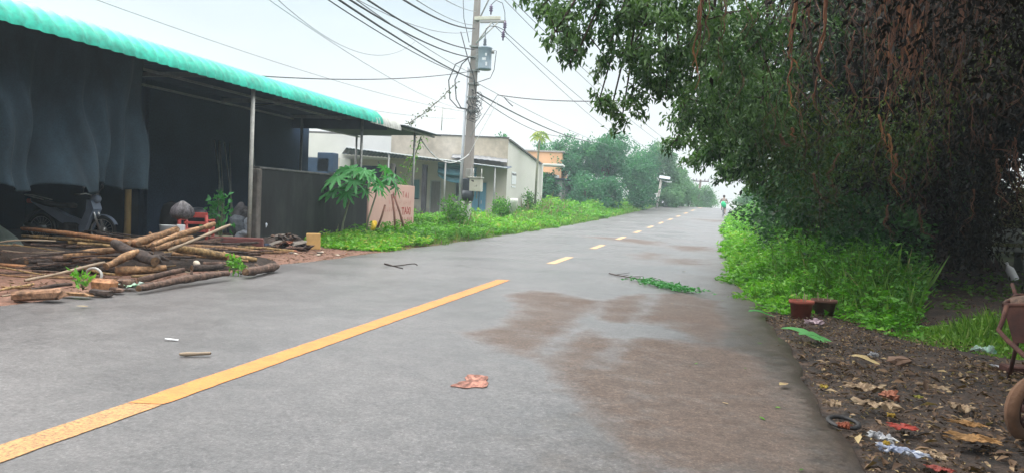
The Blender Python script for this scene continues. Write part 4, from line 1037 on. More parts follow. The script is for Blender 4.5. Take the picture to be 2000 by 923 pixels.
HR = [((1.94, 9.50, 2.42), (2.03, 9.50, 2.09), (2.12, 9.50, 1.84)), ((2.06, 9.50, 2.20), (2.13, 9.50, 1.91), (2.11, 9.50, 1.66), (2.23, 9.50, 1.43)), ((2.18, 9.60, 1.98), (2.18, 9.60, 1.77), (2.32, 9.60, 1.56)), ((1.83, 9.50, 2.74), (1.78, 9.50, 2.62), (1.93, 9.50, 2.61)), ((1.46, 9.00, 2.89), (1.53, 9.00, 2.80), (1.61, 9.00, 2.79)), ((1.00, 9.50, 2.25), (1.02, 9.50, 2.13), (1.11, 9.50, 2.01)), ((0.87, 9.50, 2.17), (0.91, 9.50, 2.06), (0.98, 9.50, 2.02)), ((1.40, 10.50, 1.77), (1.46, 10.50, 1.53), (1.66, 10.50, 1.35)), ((1.79, 11.00, 2.08), (1.66, 11.00, 1.79), (1.83, 11.00, 1.41)), ((3.28, 10.00, 2.27), (3.32, 10.00, 2.10), (3.51, 10.00, 2.07)), ((2.44, 11.00, 1.40), (2.42, 11.00, 1.13), (2.57, 11.00, 0.93)), ((3.07, 12.00, 1.44), (3.13, 12.00, 1.07), (3.33, 12.00, 0.95)), ((3.33, 12.00, 3.30), (3.35, 12.00, 2.49), (3.49, 12.00, 1.76)), ((3.65, 12.00, 3.95), (3.67, 12.00, 3.08), (3.81, 12.00, 2.21)), ((1.54, 9.00, 3.28), (1.48, 9.00, 2.94), (1.58, 9.00, 2.49), (1.53, 9.00, 2.15)), ((0.65, 14.00, 1.54), (0.66, 14.00, 2.27), (0.52, 14.00, 3.19))]
for k, pts in enumerate(HR[:-1]):
    root(pts, .012, ROOT if k in (0, 1, 2, 5) else ROOT_DULL, 3, .04)

# ------------------------------------------------------------------ bushes and trees
def crown_leaves(lobes, n, size, tone=.45, flat=.8, droop=.4, jitter=.2):
    l = LB()
    tot = sum(a[3] ** 2 for a in lobes)
    for (x, y, z, r) in lobes:
        m = max(8, int(n * r * r / tot)); nc = max(6, int(18 * r))
        c, cd = ball(nc, (x, y, z), (r, r, r * flat), .55)
        c += rng.normal(size=c.shape) * r * .10
        ct = tone + rng.normal(size=nc) * .14
        k = rng.integers(0, nc, m)
        p = c[k] + rng.normal(size=(m, 3)) * r * jitter
        d = rdir(m, droop) + (p - np.array([x, y, z])) / r
        L = size * (.7 + .6 * rng.random(m))
        l.add(p, d, L, L * .55, ct[k] + rng.normal(size=m) * .12)
    return l
def tree(name, x, y, h, r, n, size, mat, label, cat='tree', group=None, bottom=.2, seed=0, lobes=9, dx=0, flat=.85):
    rr = random.Random(seed + int(x * 37 + y * 11)); z0 = Zg(x, y) - .05
    e = empty(name, (x, y, z0), label, cat, group)
    L = [(x + dx * .5, y, z0 + h * .62, r * .72)]
    for i in range(lobes):
        a = rr.uniform(0, 6.28); t = rr.uniform(0, 1); w = r * (1 - .55 * t) * rr.uniform(.5, .85)
        zz = z0 + h * (bottom + (.92 - bottom) * t)
        s = r * rr.uniform(.30, .52)
        L.append((x + math.cos(a) * w + dx * t, y + math.sin(a) * w, min(zz, z0 + h - s * .8), s))
    b = MB()
    c = curve((x, y, z0), (x + dx * .4, y, z0 + h * .62), 0, 6, .06 * r, rr); t0 = max(.03, h * .022)
    b.tube(c, [t0 * (1.25 - .11 * i) for i in range(7)], 8, jit=.05)
    for q in L[1:]:
        s = c[rr.choice((2, 3, 4))]
        b.tube(curve(s, (q[0], q[1], q[2]), .15 * r, 4, .05, rr), [t0 * .5, t0 * .42, t0 * .33, t0 * .22, t0 * .1], 5)
    P_(b, 'trunk', TRUNK, e)
    o = crown_leaves(L, n, size, flat=flat).build('crown', mat, e); o.matrix_parent_inverse = Matrix.Translation(e.location).inverted()
    return e
# left, beyond the house
for a in [
    ('broadleaf_tree', -10.6, 62, 6.4, 2.4, 9000, .22, FAR_LEAF, 'broad blue green tree just right of the low house'),
    ('broadleaf_tree', -8.2, 63, 6.6, 2.6, 11000, .22, FAR_LEAF, 'tallest of the dense far trees, right of the broad blue green tree'),
    ('broadleaf_tree', -5.8, 68, 4.4, 2.1, 7000, .22, FAR_LEAF, 'lower round tree between the tallest far tree and the street lamp'),
    ('broadleaf_tree', -6.2, 77, 5.9, 2.4, 6000, .25, FAR_LEAF, 'far tree standing behind the lower round tree'),
    ('broadleaf_tree', -4.3, 79, 6.2, 2.2, 8000, .25, FAR_PALE, 'pale hazy tree behind the solar street lamp'),
    ('broadleaf_tree', -2.9, 82, 5.0, 1.3, 3500, .25, FAR_PALE, 'thin pale tree at the right end of the far left trees'),
    ('background_tree', -24.6, 56, 7.5, 2.0, 4500, .25, FAR_LEAF, 'small round tree top showing over the parapet left of the pole'),
    ('background_tree', -15.2, 72, 6.1, 2.2, 4500, .25, FAR_LEAF, 'tree top between the slim papaya and the peach house'),
    ('background_tree', -17.5, 64, 6.3, 1.6, 2500, .25, FAR_LEAF, 'leaf tips just showing over the gable roof'),
]: tree(*a)
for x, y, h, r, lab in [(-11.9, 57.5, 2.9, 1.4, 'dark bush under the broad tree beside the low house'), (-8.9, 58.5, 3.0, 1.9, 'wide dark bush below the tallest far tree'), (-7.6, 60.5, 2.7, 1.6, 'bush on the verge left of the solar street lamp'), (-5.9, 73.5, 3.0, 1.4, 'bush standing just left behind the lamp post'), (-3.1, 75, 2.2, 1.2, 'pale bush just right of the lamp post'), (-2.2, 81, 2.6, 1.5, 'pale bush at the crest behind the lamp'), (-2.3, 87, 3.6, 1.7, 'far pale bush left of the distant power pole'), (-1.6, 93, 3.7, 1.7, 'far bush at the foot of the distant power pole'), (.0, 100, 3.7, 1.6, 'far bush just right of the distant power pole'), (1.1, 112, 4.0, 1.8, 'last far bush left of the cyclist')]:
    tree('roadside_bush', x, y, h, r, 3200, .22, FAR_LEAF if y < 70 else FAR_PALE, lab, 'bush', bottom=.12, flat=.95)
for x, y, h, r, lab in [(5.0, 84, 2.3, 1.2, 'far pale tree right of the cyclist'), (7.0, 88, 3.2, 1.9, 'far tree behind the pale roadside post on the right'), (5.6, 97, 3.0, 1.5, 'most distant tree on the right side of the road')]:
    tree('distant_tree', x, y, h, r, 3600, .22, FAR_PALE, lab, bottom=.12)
# right hedge, from near to far
for x, y, h, r, n, s, lab in [
    (2.9, 14.0, 1.6, 1.0, 4500, .10, 'low dark shrub above the weeds left of the fig trunk'),
    (5.2, 25.5, 3.6, 1.9, 6000, .15, 'dark bushy tree directly behind the fig trunk'),
    (3.5, 15.6, 2.9, 1.5, 7000, .11, 'dark leafy bush beside the fig trunk above the weeds'),
    (2.9, 18.8, 3.4, 1.7, 8000, .12, 'tall bush under the fig crown behind the nearest dark bush'),
    (3.2, 23.0, 4.0, 1.9, 8000, .14, 'bushy young tree behind the fig trunk along the road'),
    (4.1, 28.5, 4.4, 2.0, 8000, .16, 'round green tree next along the right roadside hedge'),
    (4.9, 35, 4.6, 2.2, 7000, .18, 'green roadside tree halfway to the crest on the right'),
    (5.9, 43, 4.6, 2.3, 6500, .20, 'roadside tree before the crest on the right'),
    (7.0, 53, 4.4, 2.5, 6000, .22, 'roadside tree beside the cyclist on the right'),
    (8.0, 64, 3.8, 2.4, 5000, .24, 'last hedge tree below the crest on the right'),
    (7.4, 27, 3.4, 1.9, 5000, .16, 'dark bush just right behind the fig trunk')]:
    tree('hedge_tree', x, y, h, r, n, s, BUSH_LEAF, lab, 'bush' if ' bush ' in lab + ' ' or 'shrub' in lab else 'tree', bottom=.08, lobes=12, flat=.95)
for x, y, h, r, lab in [(10.5, 27, 2.2, 2.2, 'yellowish lit bush seen past the right of the fig trunk'), (12.5, 30, 3.0, 2.4, 'taller yellowish bush at the far right behind the bench'), (14, 24, 3.2, 2.4, 'olive bush at the right edge behind the bench')]:
    tree('background_bush', x, y, h, r, 4200, .17, OLIVE, lab, 'bush', bottom=.05)

# ------------------------------------------------------------------ verge weeds and grass (uncountable)
def weeds(region, dens, hfn, size, tone_fn, l, per=14, seed=1):
    x0, x1, y0, y1 = region
    n = int((x1 - x0) * (y1 - y0) * dens)
    X = rng.uniform(x0, x1, n); Yv = rng.uniform(y0, y1, n)
    for i in range(n):
        x, y = X[i], Yv[i]; h = hfn(x, y)
        if h <= .03: continue
        h *= rng.uniform(.6, 1.15); z = Zg(x, y); m = per
        t = rng.random(m) ** .7
        lean = rng.normal(size=2) * .25
        p = np.stack([x + lean[0] * t * h + rng.normal(size=m) * .05, y + lean[1] * t * h + rng.normal(size=m) * .05, z + t * h], 1)
        d = rng.normal(size=(m, 3)); d[:, 2] = .35 + .3 * rng.normal(size=m)
        L = size(y) * (.6 + .7 * rng.random(m))
        l.add(p, d, L, L * .52, tone_fn(x, y) + .3 * (t - .5) + rng.normal(size=m) * .12, lift=np.array([0, 0, 1.0]) + np.zeros((m, 3)))
def grass(region, dens, hfn, w, l, tone=.5):
    x0, x1, y0, y1 = region
    n = int((x1 - x0) * (y1 - y0) * dens)
    X = rng.uniform(x0, x1, n); Yv = rng.uniform(y0, y1, n)
    H = np.array([hfn(a, c) for a, c in zip(X, Yv)]); k = H > .02
    X, Yv, H = X[k], Yv[k], H[k]
    Zv = np.array([Zg(a, c) for a, c in zip(X, Yv)])
    d = rng.normal(size=(len(X), 3)) * .45; d[:, 2] = 1
    H = H * (.5 + .8 * rng.random(len(X)))
    l.add(np.stack([X, Yv, Zv], 1), d, H, w(Yv), tone + rng.normal(size=len(X)) * .22)
ss = lambda a, c, v: max(0, min(1, (v - a) / (c - a)))
patch = lambda x, y: .5 + .5 * math.sin(x * 2.1 + 2 * math.sin(y * .8)) * math.sin(y * 1.3 + x)
# right verge
def hR(x, y):
    d = x - edgeR(y) + .22 * math.sin(y * 1.9) + .12 * math.sin(y * 5.1) + (.30 * (1 - ss(17, 26, y)) if y > 11 else 0)
    if d < .02: return 0
    cut = ss(9.0, 11.0, y + .5 * (x - 1.5) - .25 * math.sin(x * 5))
    if y < 24 and x > .255 * y + .1: return .0
    return (.14 + .75 * ss(.1, 1.6, d)) * cut * (.55 + .6 * patch(x, y)) * (1 if y > 12 else .75)
sz = lambda y: .075 + .0035 * max(0, y - 10)
toneR = lambda x, y: .62 + .3 * (patch(x * .7, y * .6) - .5) - .5 * ss(1.3, 3.0, x - bend(y))  # tint darkens away from the road, painting the shade under the fig
l = LB()
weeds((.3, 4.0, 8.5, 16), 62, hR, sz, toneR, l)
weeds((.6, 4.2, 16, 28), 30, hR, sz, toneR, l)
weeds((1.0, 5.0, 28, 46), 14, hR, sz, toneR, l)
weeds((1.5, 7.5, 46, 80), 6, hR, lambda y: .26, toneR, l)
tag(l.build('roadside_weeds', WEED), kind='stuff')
l = LB()
hP = lambda x, y: .26 * math.exp(-(((x - 3.15) / .75) ** 2 + ((y - 8.7) / .65) ** 2) * 1.4) * 1.3
grass((1.9, 4.6, 7.6, 10), 1500, hP, lambda y: .022, l, .60)
weeds((2.2, 4.2, 7.9, 9.6), 42, lambda x, y: hP(x, y) * .9, lambda y: .06, lambda x, y: .45, l, 8)
grass((.6, 4.4, 8.8, 14), 160, lambda x, y: hR(x, y) * .9, lambda y: .018, l, .4)
tag(l.build('shaded_grass_patch', GRASS), kind='stuff')
# left verge
def hL(x, y):
    d = edgeL(y) - x + .18 * math.sin(y * 1.7) + .1 * math.sin(y * 4.3) - .05
    if d < .02: return 0
    if y < 24 and x < -9.3: return 0
    if -23 < x < -11.0 and 39 < y < 51: return 0
    a = ss(15.2, 16.8, y + .3 * math.sin(x * 3)) * (.16 + .12 * patch(x, y))
    tall = ss(22.6, 24, y) * (1 - ss(26, 28, y)) * ss(.5, 1.4, d) * .72
    back = ss(28, 31, y) * ss(.8, 2.6, d) * (.22 + .42 * patch(x * .6, y * .5) + .5 * ss(41, 50, y))
    low = ss(24, 26, y) * (.12 + .25 * ss(.3, 2.0, d))
    return max(a, tall * (.6 + .5 * patch(x, y)), low, back)
toneL = lambda x, y: .55 + .3 * (patch(x * .8 + 2, y * .5) - .5)
l = LB()
weeds((-9.3, -6.9, 15.2, 18.5), 60, hL, lambda y: .13, lambda x, y: .72, l, 9)
weeds((-10.5, -6.9, 18.5, 22.6), 30, lambda x, y: min(.42, .25 + hL(x, y)) * (hL(x, y) > 0), lambda y: .11, lambda x, y: .45, l, 12)
weeds((-10.5, -6.9, 22.6, 27), 26, hL, lambda y: .12, lambda x, y: .36 + .2 * patch(x, y), l, 16)
weeds((-13, -6.3, 27, 40), 9, hL, lambda y: .17, toneL, l, 14)
weeds((-14, -5.5, 40, 60), 5, hL, lambda y: .24, toneL, l, 12)
weeds((-8, -3.0, 60, 80), 4, lambda x, y: .5 * ss(.3, 1.5, edgeL(y) - x), lambda y: .26, toneL, l, 10)
tag(l.build('verge_weeds', WEED), kind='stuff')
l = LB()
grass((-10, -6.6, 15.5, 27), 110, lambda x, y: .8 * hL(x, y) + .05 * (edgeL(y) - x > .05), lambda y: .022, l, .6)
grass((-13, -5.8, 27, 46), 130, lambda x, y: .55 * hL(x, y) + .14 * (edgeL(y) - x > .05), lambda y: .035 + 0 * y, l, .62)
grass((-12, -3, 46, 78), 45, lambda x, y: .4 * hL(x, y) + .2 * (edgeL(y) - x > .05) * (x > -11.5), lambda y: .06 + 0 * y, l, .62)
weeds((3.2, 7.0, 10.5, 17.5), 9, lambda x, y: .16 * (x > .25 * y) * patch(x * 1.3, y), lambda y: .07, lambda x, y: .12, l, 8)
tag(l.build('verge_grass', GRASS), kind='stuff')
dry = LB()
grass((.9, 4.2, 10, 40), 5, lambda x, y: min(.75, 1.05 * hR(x, y)), lambda y: .008 + .0007 * y, dry, .97)
grass((-11, -6.8, 16, 50), 6, lambda x, y: 1.4 * hL(x, y), lambda y: .014 + .0007 * y, dry, .97)
tag(dry.build('dry_grass_stems', leafmat('dry_stem_straw', [(0, (.12, .11, .05)), (1, (.36, .31, .16))], .7, .2)), kind='stuff')
for x, y, h, lab in [(-8.3, 24.6, 1.05, 'tall leafy weed standing just right of the painted wall'), (-9.6, 36, 1.0, 'leafy shrub at the foot of the grey gable wall'), (-10.6, 38.2, 1.1, 'bushy plant left of the white stump by the gable'), (-10.4, 45.5, 1.5, 'leafy plant at the base of the slim papaya tree')]:
    z = Zg(x, y); e = empty('weed_plant', (x, y, z), lab, 'plant')
    b = MB(); l = LB()
    for k in range(7):
        q = Vector((x + R.uniform(-.35, .35), y + R.uniform(-.35, .35), z + h * R.uniform(.7, 1))); c = curve((x, y, z), q, 0, 5, .05)
        b.tube(c, [.016, .014, .012, .01, .008, .005], 5)
        for p in c[1:]:
            m = 22; l.add(np.array(p) + rng.normal(size=(m, 3)) * .13, rdir(m, 0, .2), .12 + .07 * rng.random(m), .06, .45 + rng.normal(size=m) * .18)
    P_(b, 'stem', STEM, e); o = l.build('foliage', WEED, e); o.matrix_parent_inverse = Matrix.Translation(e.location).inverted()

# ------------------------------------------------------------------ papayas
def palm_leaf(c, out, size, droop, roll=0.0, tint=.5):
    """a seven fingered papaya leaf: blade fan at c spreading along out"""
    out = Vector(out).normalized(); side = out.cross(Vector((0, 0, 1))).normalized(); up = side.cross(out)
    out2 = (out * math.cos(droop) - up * math.sin(droop)); up2 = side.cross(out2)
    V = [Vector(c)]; pts = []
    fingers = 9
    for k in range(fingers):
        a = (k / (fingers - 1) - .5) * 5.0
        Lf = size * (1 - .38 * abs(k / (fingers - 1) - .5) * 2)
        for da, rr in ((-.26, .34), (-.20, .60), (-.12, .66), (-.11, .82), (0, 1.0), (.11, .82), (.12, .66), (.20, .60)):
            pts.append((a + da, Lf * rr))
    for a, r in pts:
        p = out2 * math.cos(a) * r + side * math.sin(a) * r - up2 * (.35 * r * r / size) + up2 * .05 * size * math.sin(a * 9)
        V.append(Vector(c) + p)
    F = [(0, i, i + 1) for i in range(1, len(V) - 1)]
    return V, F
def add_rnd(o, v):
    at = o.data.attributes.new('rnd', 'FLOAT', 'POINT'); n = len(o.data.vertices)
    at.data.foreach_set('value', (np.full(n, v) + rng.normal(size=n) * .05).astype(np.float32))
def papaya(base_pts, crown_dirs, label, size, name='papaya_tree', r=.035, pale=0.0, group=None):
    base = Vector(base_pts[0]); e = empty(name, base, label, 'tree', group)
    b = MB(); b.tube(base_pts, [r * (1.2 - .4 * i / (len(base_pts) - 1)) for i in range(len(base_pts))], 8, jit=.05); P_(b, 'trunk', M('papaya_stem', (.24, .25, .18), .8, .25, 6), e)
    top = Vector(base_pts[-1])
    for (dx, dy, dz, plen, sc_) in crown_dirs:
        d = Vector((dx, dy, dz)).normalized(); c = top + d * plen + Vector((0, 0, .12 * plen))
        b = MB(); b.tube([top, top + d * plen * .5 + Vector((0, 0, .1 * plen)), c], [.012, .010, .007], 5, mi=1)
        V, F = palm_leaf(c, (d.x, d.y, 0.02), size * sc_, R.uniform(.35, .9)); b.add(V, F, 0)
        o = P_(b, 'leaf', [PAPAYA if not pale else FARPAP, STEM], e); add_rnd(o, .45 + pale + R.uniform(-.2, .25))
    return e
FARPAP = leafmat('yellowing_papaya_leaf', [(0, (.10, .20, .05)), (.6, (.24, .33, .07)), (1, (.40, .42, .10))], .5, .4)
papaya([(-8.95, 17.4, -.05), (-8.9, 17.42, .5), (-8.78, 17.45, 1.0), (-8.72, 17.45, 1.45)],
       [(-1, -.3, .0, .60, 1.0), (-.9, -.6, -.5, .62, 1.05), (-.6, -.8, -.35, .40, 1.15), (.2, -1, -.6, .45, 1.05), (.9, -.5, -.3, .62, .8), (.9, -.2, .3, .6, 1.1), (.5, -.4, .7, .5, 1.15), (-.2, -.4, .9, .45, 1.1), (-.5, .3, .8, .5, 1.0), (.8, .4, .4, .6, 1.1), (.1, .7, .7, .5, 1.0), (.6, -.9, .1, .6, 1.1), (-.1, -1, .2, .65, 1.1), (.9, -.7, .5, .75, 1.0), (.3, -.8, .9, .5, 1.1), (1, -.1, -.1, .75, 1.0)],
       'young papaya tree with big lobed leaves in front of the black wall', .42, r=.024)
papaya([(-8.75, 18.4, -.05), (-8.66, 18.4, .6), (-8.5, 18.45, 1.2), (-8.45, 18.5, 1.62)],
       [(.9, -.5, .1, .5, 1.1), (.6, -.9, -.2, .5, 1.1), (-.3, -.9, .3, .45, 1.0), (1, .2, .4, .45, 1.1), (.2, .5, .7, .4, 1.0), (.9, -.1, -.3, .55, 1.0)],
       'second young papaya tree close to the pink painted wall', .38, r=.024)
papaya([(-10.01, 45.00, 1.21), (-9.99, 45.00, 3.36), (-9.93, 45.00, 4.79), (-9.88, 45.00, 5.26)], [(math.cos(a), math.sin(a) * .8, .25 + .5 * (k % 3 - .6), .42, 1.0) for k, a in enumerate(np.arange(0, 6.2, .52))],
       'slim tall papaya tree with yellowing leaves beside the grey gable wall', .42, r=.065, pale=.15)
b = MB(); c = Vector((-7.97, 17.20, 0.48)); yl = MB(); yl.blob(c, (.075, .035, .12), 3, .9, 12, 14); o = yl.build('yellow_papaya_leaf', M('dying_yellow_leaf', (.62, .42, .03), .6, .25, 18)); tag(o, 'curled bright yellow dead leaf hanging below the papaya leaves', 'leaf')
for pts, lab in [(((-8.55, 20.00, 0.22), (-8.71, 20.00, 1.28)), 'upright reddish bamboo prop in front of the painted wall'), (((-8.35, 20.20, 0.26), (-8.66, 20.00, 1.31)), 'slanting reddish bamboo prop crossing in front of the lettering'), (((-8.92, 19.50, 0.24), (-8.68, 19.50, 0.98)), 'thin bamboo prop leaning the other way beside the papaya')]:
    b = MB(); b.tube([pts[0], Vector(pts[0]).lerp(Vector(pts[1]), .5) + Vector((.02, 0, 0)), pts[1]], [.035, .032, .028], 8, jit=.06)
    tag(b.build('bamboo_prop', M('red_bamboo', (.22, .10, .07), .7, .3, 8)), lab, 'pole')
# thin bare stick and stump plant behind the wall
b = MB(); b.tube([(-9.81, 22.00, 1.36), (-9.87, 22.00, 1.85), (-10.08, 22.00, 2.32)], [.03, .022, .012], 6); tag(b.build('bare_stick', TRUNK), 'bare curved grey stick rising behind the papaya leaves', 'stick')
vp = empty('climbing_vine', (-10.64, 26.00, 2.29), 'pale green vine hanging from the dark awning corner to the wall', 'plant'); l = LB(); b = MB()
vpts = [Vector((-9.85, 25.00, 3.36)), Vector((-10.22, 25.50, 2.84)), Vector((-10.44, 25.50, 2.36)), Vector((-10.45, 25.00, 1.69)), Vector((-10.51, 25.00, 1.23))]
b.tube(vpts, .02, 5); P_(b, 'stem', STEM, vp)
for p in [vpts[i].lerp(vpts[i + 1], t) for i in range(4) for t in (0, .25, .5, .75)]:
    m = 9; l.add(np.array(p) + rng.normal(size=(m, 3)) * [.12, .12, .14], rdir(m, .8), .14, .05, .6 + rng.normal(size=m) * .25)
o = l.build('foliage', WEED, vp); o.matrix_parent_inverse = Matrix.Translation(vp.location).inverted()
b = MB(); b.tube([(-10.31, 24.00, 1.21), (-10.48, 24.00, 2.10), (-10.44, 24.00, 2.36)], [.10, .09, .10], 8, jit=.15); tag(b.build('cut_stump', M('grey_stump', (.33, .31, .28), .9, .25, 5)), 'pale cut stump post standing behind the painted wall', 'stump')

# ------------------------------------------------------------------ firewood heap
WOODS = {
 'peel': M('peeled_wood', (.215, .118, .056), .8, .55, 7, col2=(.36, .215, .11), bmp=.9, fine=22, fc=(.42, 1.35)),
 'yellow': M('split_yellow_wood', (.27, .175, .075), .8, .6, 7, bmp=.8, fine=22, fc=(.42, 1.35)),
 'orange': M('orange_pole_wood', (.31, .15, .07), .75, .4, 7, bmp=.5, fine=22, fc=(.55, 1.3)),
 'bark': M('brown_bark', (.10, .062, .047), .9, .5, 9, col2=(.19, .12, .085), bmp=1, fine=24, fc=(.4, 1.5)),
 'dark': M('wet_dark_bark', (.045, .032, .027), .9, .5, 9, bmp=1, fine=24, fc=(.4, 1.6)),
 'pale': M('pale_branch', (.27, .21, .15), .8, .25, 7, bmp=.3),
}
CUT = M('cut_wood_face', (.13, .075, .042), .9, .6, 22, col2=(.24, .15, .08))
def log(p0, p1, r0, r1, mat, label, bendv=.03, group=None, cat='log', name='log', bev=.85, fork=None):
    p0, p1 = Vector(p0), Vector(p1); L = (p1 - p0).length; n = max(5, int(L / .12))
    r0 *= .78; r1 *= .74; d = (p1 - p0).normalized(); s = d.cross(Vector((0, 0, 1))).normalized(); ph = R.uniform(0, 6); pts = []
    rads = []
    for i in range(n + 1):
        t = i / n
        pts.append(p0.lerp(p1, t) + s * bendv * math.sin(t * 4.2 + ph) + Vector((0, 0, 1)) * bendv * .6 * math.sin(t * 3.3 + ph * 2))
        rads.append((.86 if i in (0, n) else 1) * (r0 + (r1 - r0) * t) * (1 + .09 * math.sin(t * 9 + ph) + .06 * math.sin(t * 23 + ph * 3) + R.uniform(-.07, .07)))
    b = MB(); b.tube(pts, rads, 10, caps=False, jit=.10)
    o0 = 0; m = len(pts) * 10
    b.add([pts[0] - d * .006] + [b.v[k] for k in range(10)], [(0, 1 + (k + 1) % 10, 1 + k) for k in range(10)], 1)
    b.add([pts[-1] + d * .006] + [b.v[m - 10 + k] for k in range(10)], [(0, 1 + k, 1 + (k + 1) % 10) for k in range(10)], 1)
    if R.random() < .5 and L > .6:
        k = int(n * R.uniform(.3, .7)); u = (s * R.uniform(-1, 1) + Vector((0, 0, .7))).normalized()
        b.tube([pts[k], pts[k] + u * (rads[k] * 1.5 + .02)], [rads[k] * .4, rads[k] * .3], 7)
    if fork:
        for q in fork: b.tube(curve(pts[-2], q, .03, 6, .02), [r1 * .7 * (1 - .13 * i) for i in range(7)], 7, jit=.05)
    o = b.build(name, [WOODS[mat], CUT]); tag(o, label, cat, group); return o
PXM = 1 / 1450.
LOGS = [
 ((-10.64, 9.68, 0.42), (-7.27, 8.41, 0.44), .040, .052, 'orange', 'longest straight orange pole lying across the back of the firewood heap'),
 ((-10.40, 9.46, 0.34), (-8.20, 9.07, 0.36), .028, .045, 'yellow', 'long yellow pole just beneath the orange pole'),
 ((-8.04, 7.95, 0.22), (-7.44, 8.29, 0.36), .075, .055, 'peel', 'thick peeled log with a knobbed left end at the left of the heap'),
 ((-6.98, 7.50, 0.22), (-6.92, 7.98, 0.36), .060, .066, 'peel', 'short stout peeled log tilted up in the middle of the heap'),
 ((-7.50, 6.86, 0.06), (-7.40, 7.96, 0.20), .022, .028, 'pale', 'thin pale branch at the left front of the heap'),
 ((-7.42, 8.36, 0.42), (-7.45, 9.36, 0.58), .070, .062, 'peel', 'peeled log pointing up right near the top of the heap'),
 ((-6.62, 7.89, 0.46), (-6.69, 9.14, 0.72), .045, .050, 'peel', 'slender peeled log reaching highest toward the red chair'),
 ((-7.26, 8.64, 0.34), (-7.27, 9.49, 0.48), .055, .058, 'peel', 'peeled log below the slender one, with a yellow tip'),
 ((-7.25, 8.90, 0.32), (-6.99, 9.98, 0.66), .030, .030, 'pale', 'thin curved branch rising to the potted plant'),
 ((-7.46, 9.36, 0.30), (-7.22, 11.00, 0.07), .085, .055, 'yellow', 'long thick yellow log sloping down to the right of the heap'),
 ((-7.87, 9.78, 0.20), (-7.04, 10.54, 0.06), .042, .030, 'peel', 'thin log under the long thick yellow log'),
 ((-7.06, 9.45, 0.10), (-6.56, 9.82, 0.06), .050, .048, 'bark', 'dark tipped log near the green sprout at the right'),
 ((-6.10, 7.04, 0.06), (-6.18, 8.78, 0.07), .055, .060, 'bark', 'long bark covered log along the asphalt edge, left one'),
 ((-6.09, 9.03, 0.07), (-6.26, 10.15, 0.08), .078, .085, 'bark', 'thick bark covered log along the asphalt edge, right one'),
 ((-7.01, 7.70, 0.14), (-6.57, 8.07, 0.18), .075, .060, 'peel', 'brown log lying level under the stout short log'),
 ((-6.82, 7.76, 0.09), (-6.47, 8.01, 0.10), .026, .030, 'yellow', 'bright yellow split stick low in the front of the heap'),
 ((-6.87, 8.97, 0.08), (-6.73, 9.43, 0.10), .065, .062, 'dark', 'short dark log with a pale cut end in the front right'),
 ((-7.40, 8.67, 0.38), (-7.26, 8.82, 0.46), .035, .035, 'peel', 'short peeled stub between the two tilted logs'),
 ((-7.60, 10.01, 0.26), (-7.54, 10.25, 0.26), .016, .016, 'pale', 'small pale stick on top of the thick yellow log'),
 ((-8.34, 11.68, 0.06), (-8.09, 12.14, 0.06), .018, .018, 'orange', 'bright orange stick on the ground by the dark red plank'),
 ((-6.56, 8.17, 0.16), (-6.37, 8.41, 0.06), .012, .010, 'pale', 'thin curved twig drooping over the front of the heap'),
 ((-7.08, 6.20, 0.03), (-7.31, 6.79, 0.05), .018, .022, 'yellow', 'pale broken stick at the far left front'),
 ((-7.37, 6.48, 0.03), (-7.11, 6.57, 0.04), .014, .014, 'peel', 'second broken stick at the far left front'),
 ((-6.79, 5.95, 0.02), (-6.87, 6.30, 0.03), .012, .012, 'pale', 'thin stick nearest the road at the far left'),
 ((-7.05, 6.54, 0.03), (-6.85, 6.89, 0.05), .030, .026, 'dark', 'dark stick lying left of the orange block'),
 ((-6.52, 7.53, 0.08), (-6.29, 8.06, 0.16), .05, .045, 'bark', 'rough bark log just behind the long front log'),
]
for a in LOGS: log(*a, bendv=.02)
log((-7.44, 8.18, 0.42), (-6.62, 7.89, 0.28), .085, .10, 'dark', 'dark root stock with forked ends in the middle of the heap', fork=[(-7.13, 8.69, 0.14), (-7.34, 9.07, 0.16), (-6.94, 8.28, 0.10)])
for k in range(30):
    a = R.uniform(0, 1); x = -7.6 - 1.5 * R.random() - a * .6; y = 8.2 + a * 3.8 + R.uniform(-.5, .5)
    an = R.uniform(-.7, .7) + .9; L = R.uniform(.5, 1.3); z = R.uniform(.04, .20)
    log((x - math.cos(an) * L / 2, y - math.sin(an) * L / 2, z), (x + math.cos(an) * L / 2, y + math.sin(an) * L / 2, z + R.uniform(-.03, .08)), R.uniform(.03, .065), R.uniform(.03, .06), R.choice(['dark', 'dark', 'bark']), 'wet dark log buried among the other logs of the firewood heap', group='dark logs buried in the firewood heap')
for k in range(34):
    a = k / 33; x = -7.9 - .9 * R.random(); y = 9.0 + a * 3.6; an = R.uniform(.35, 1.15); L = R.uniform(.6, 1.5); z = R.uniform(.10, .36) * (1 - .5 * a)
    log((x - math.cos(an) * L / 2, y - math.sin(an) * L / 2, z), (x + math.cos(an) * L / 2, y + math.sin(an) * L / 2, z + R.uniform(-.10, .10)), R.uniform(.025, .048), R.uniform(.02, .04), R.choice(['peel', 'bark', 'bark', 'dark', 'yellow']), 'brown middling log wedged in the body of the firewood heap', group='middling logs in the firewood heap')
for k in range(70):
    a = R.random(); x = -7.4 - 2.2 * R.random() - .4 * a; y = 7.4 + a * 5.0; an = R.uniform(-.2, 1.3); L = R.uniform(.3, 1.1); z = .05 + R.random() ** 2 * .42 * (1 - abs(a - .55))
    r_ = R.uniform(.007, .022)
    log((x - math.cos(an) * L / 2, y - math.sin(an) * L / 2, z), (x + math.cos(an) * L / 2, y + math.sin(an) * L / 2, max(.02, z + R.uniform(-.18, .14))), r_ * 1.2, r_, R.choice(['dark', 'dark', 'bark', 'bark', 'pale', 'peel', 'yellow']), 'thin crooked stick tangled among the logs of the firewood heap', .05, group='thin sticks tangled in the firewood heap', cat='stick', name='stick')
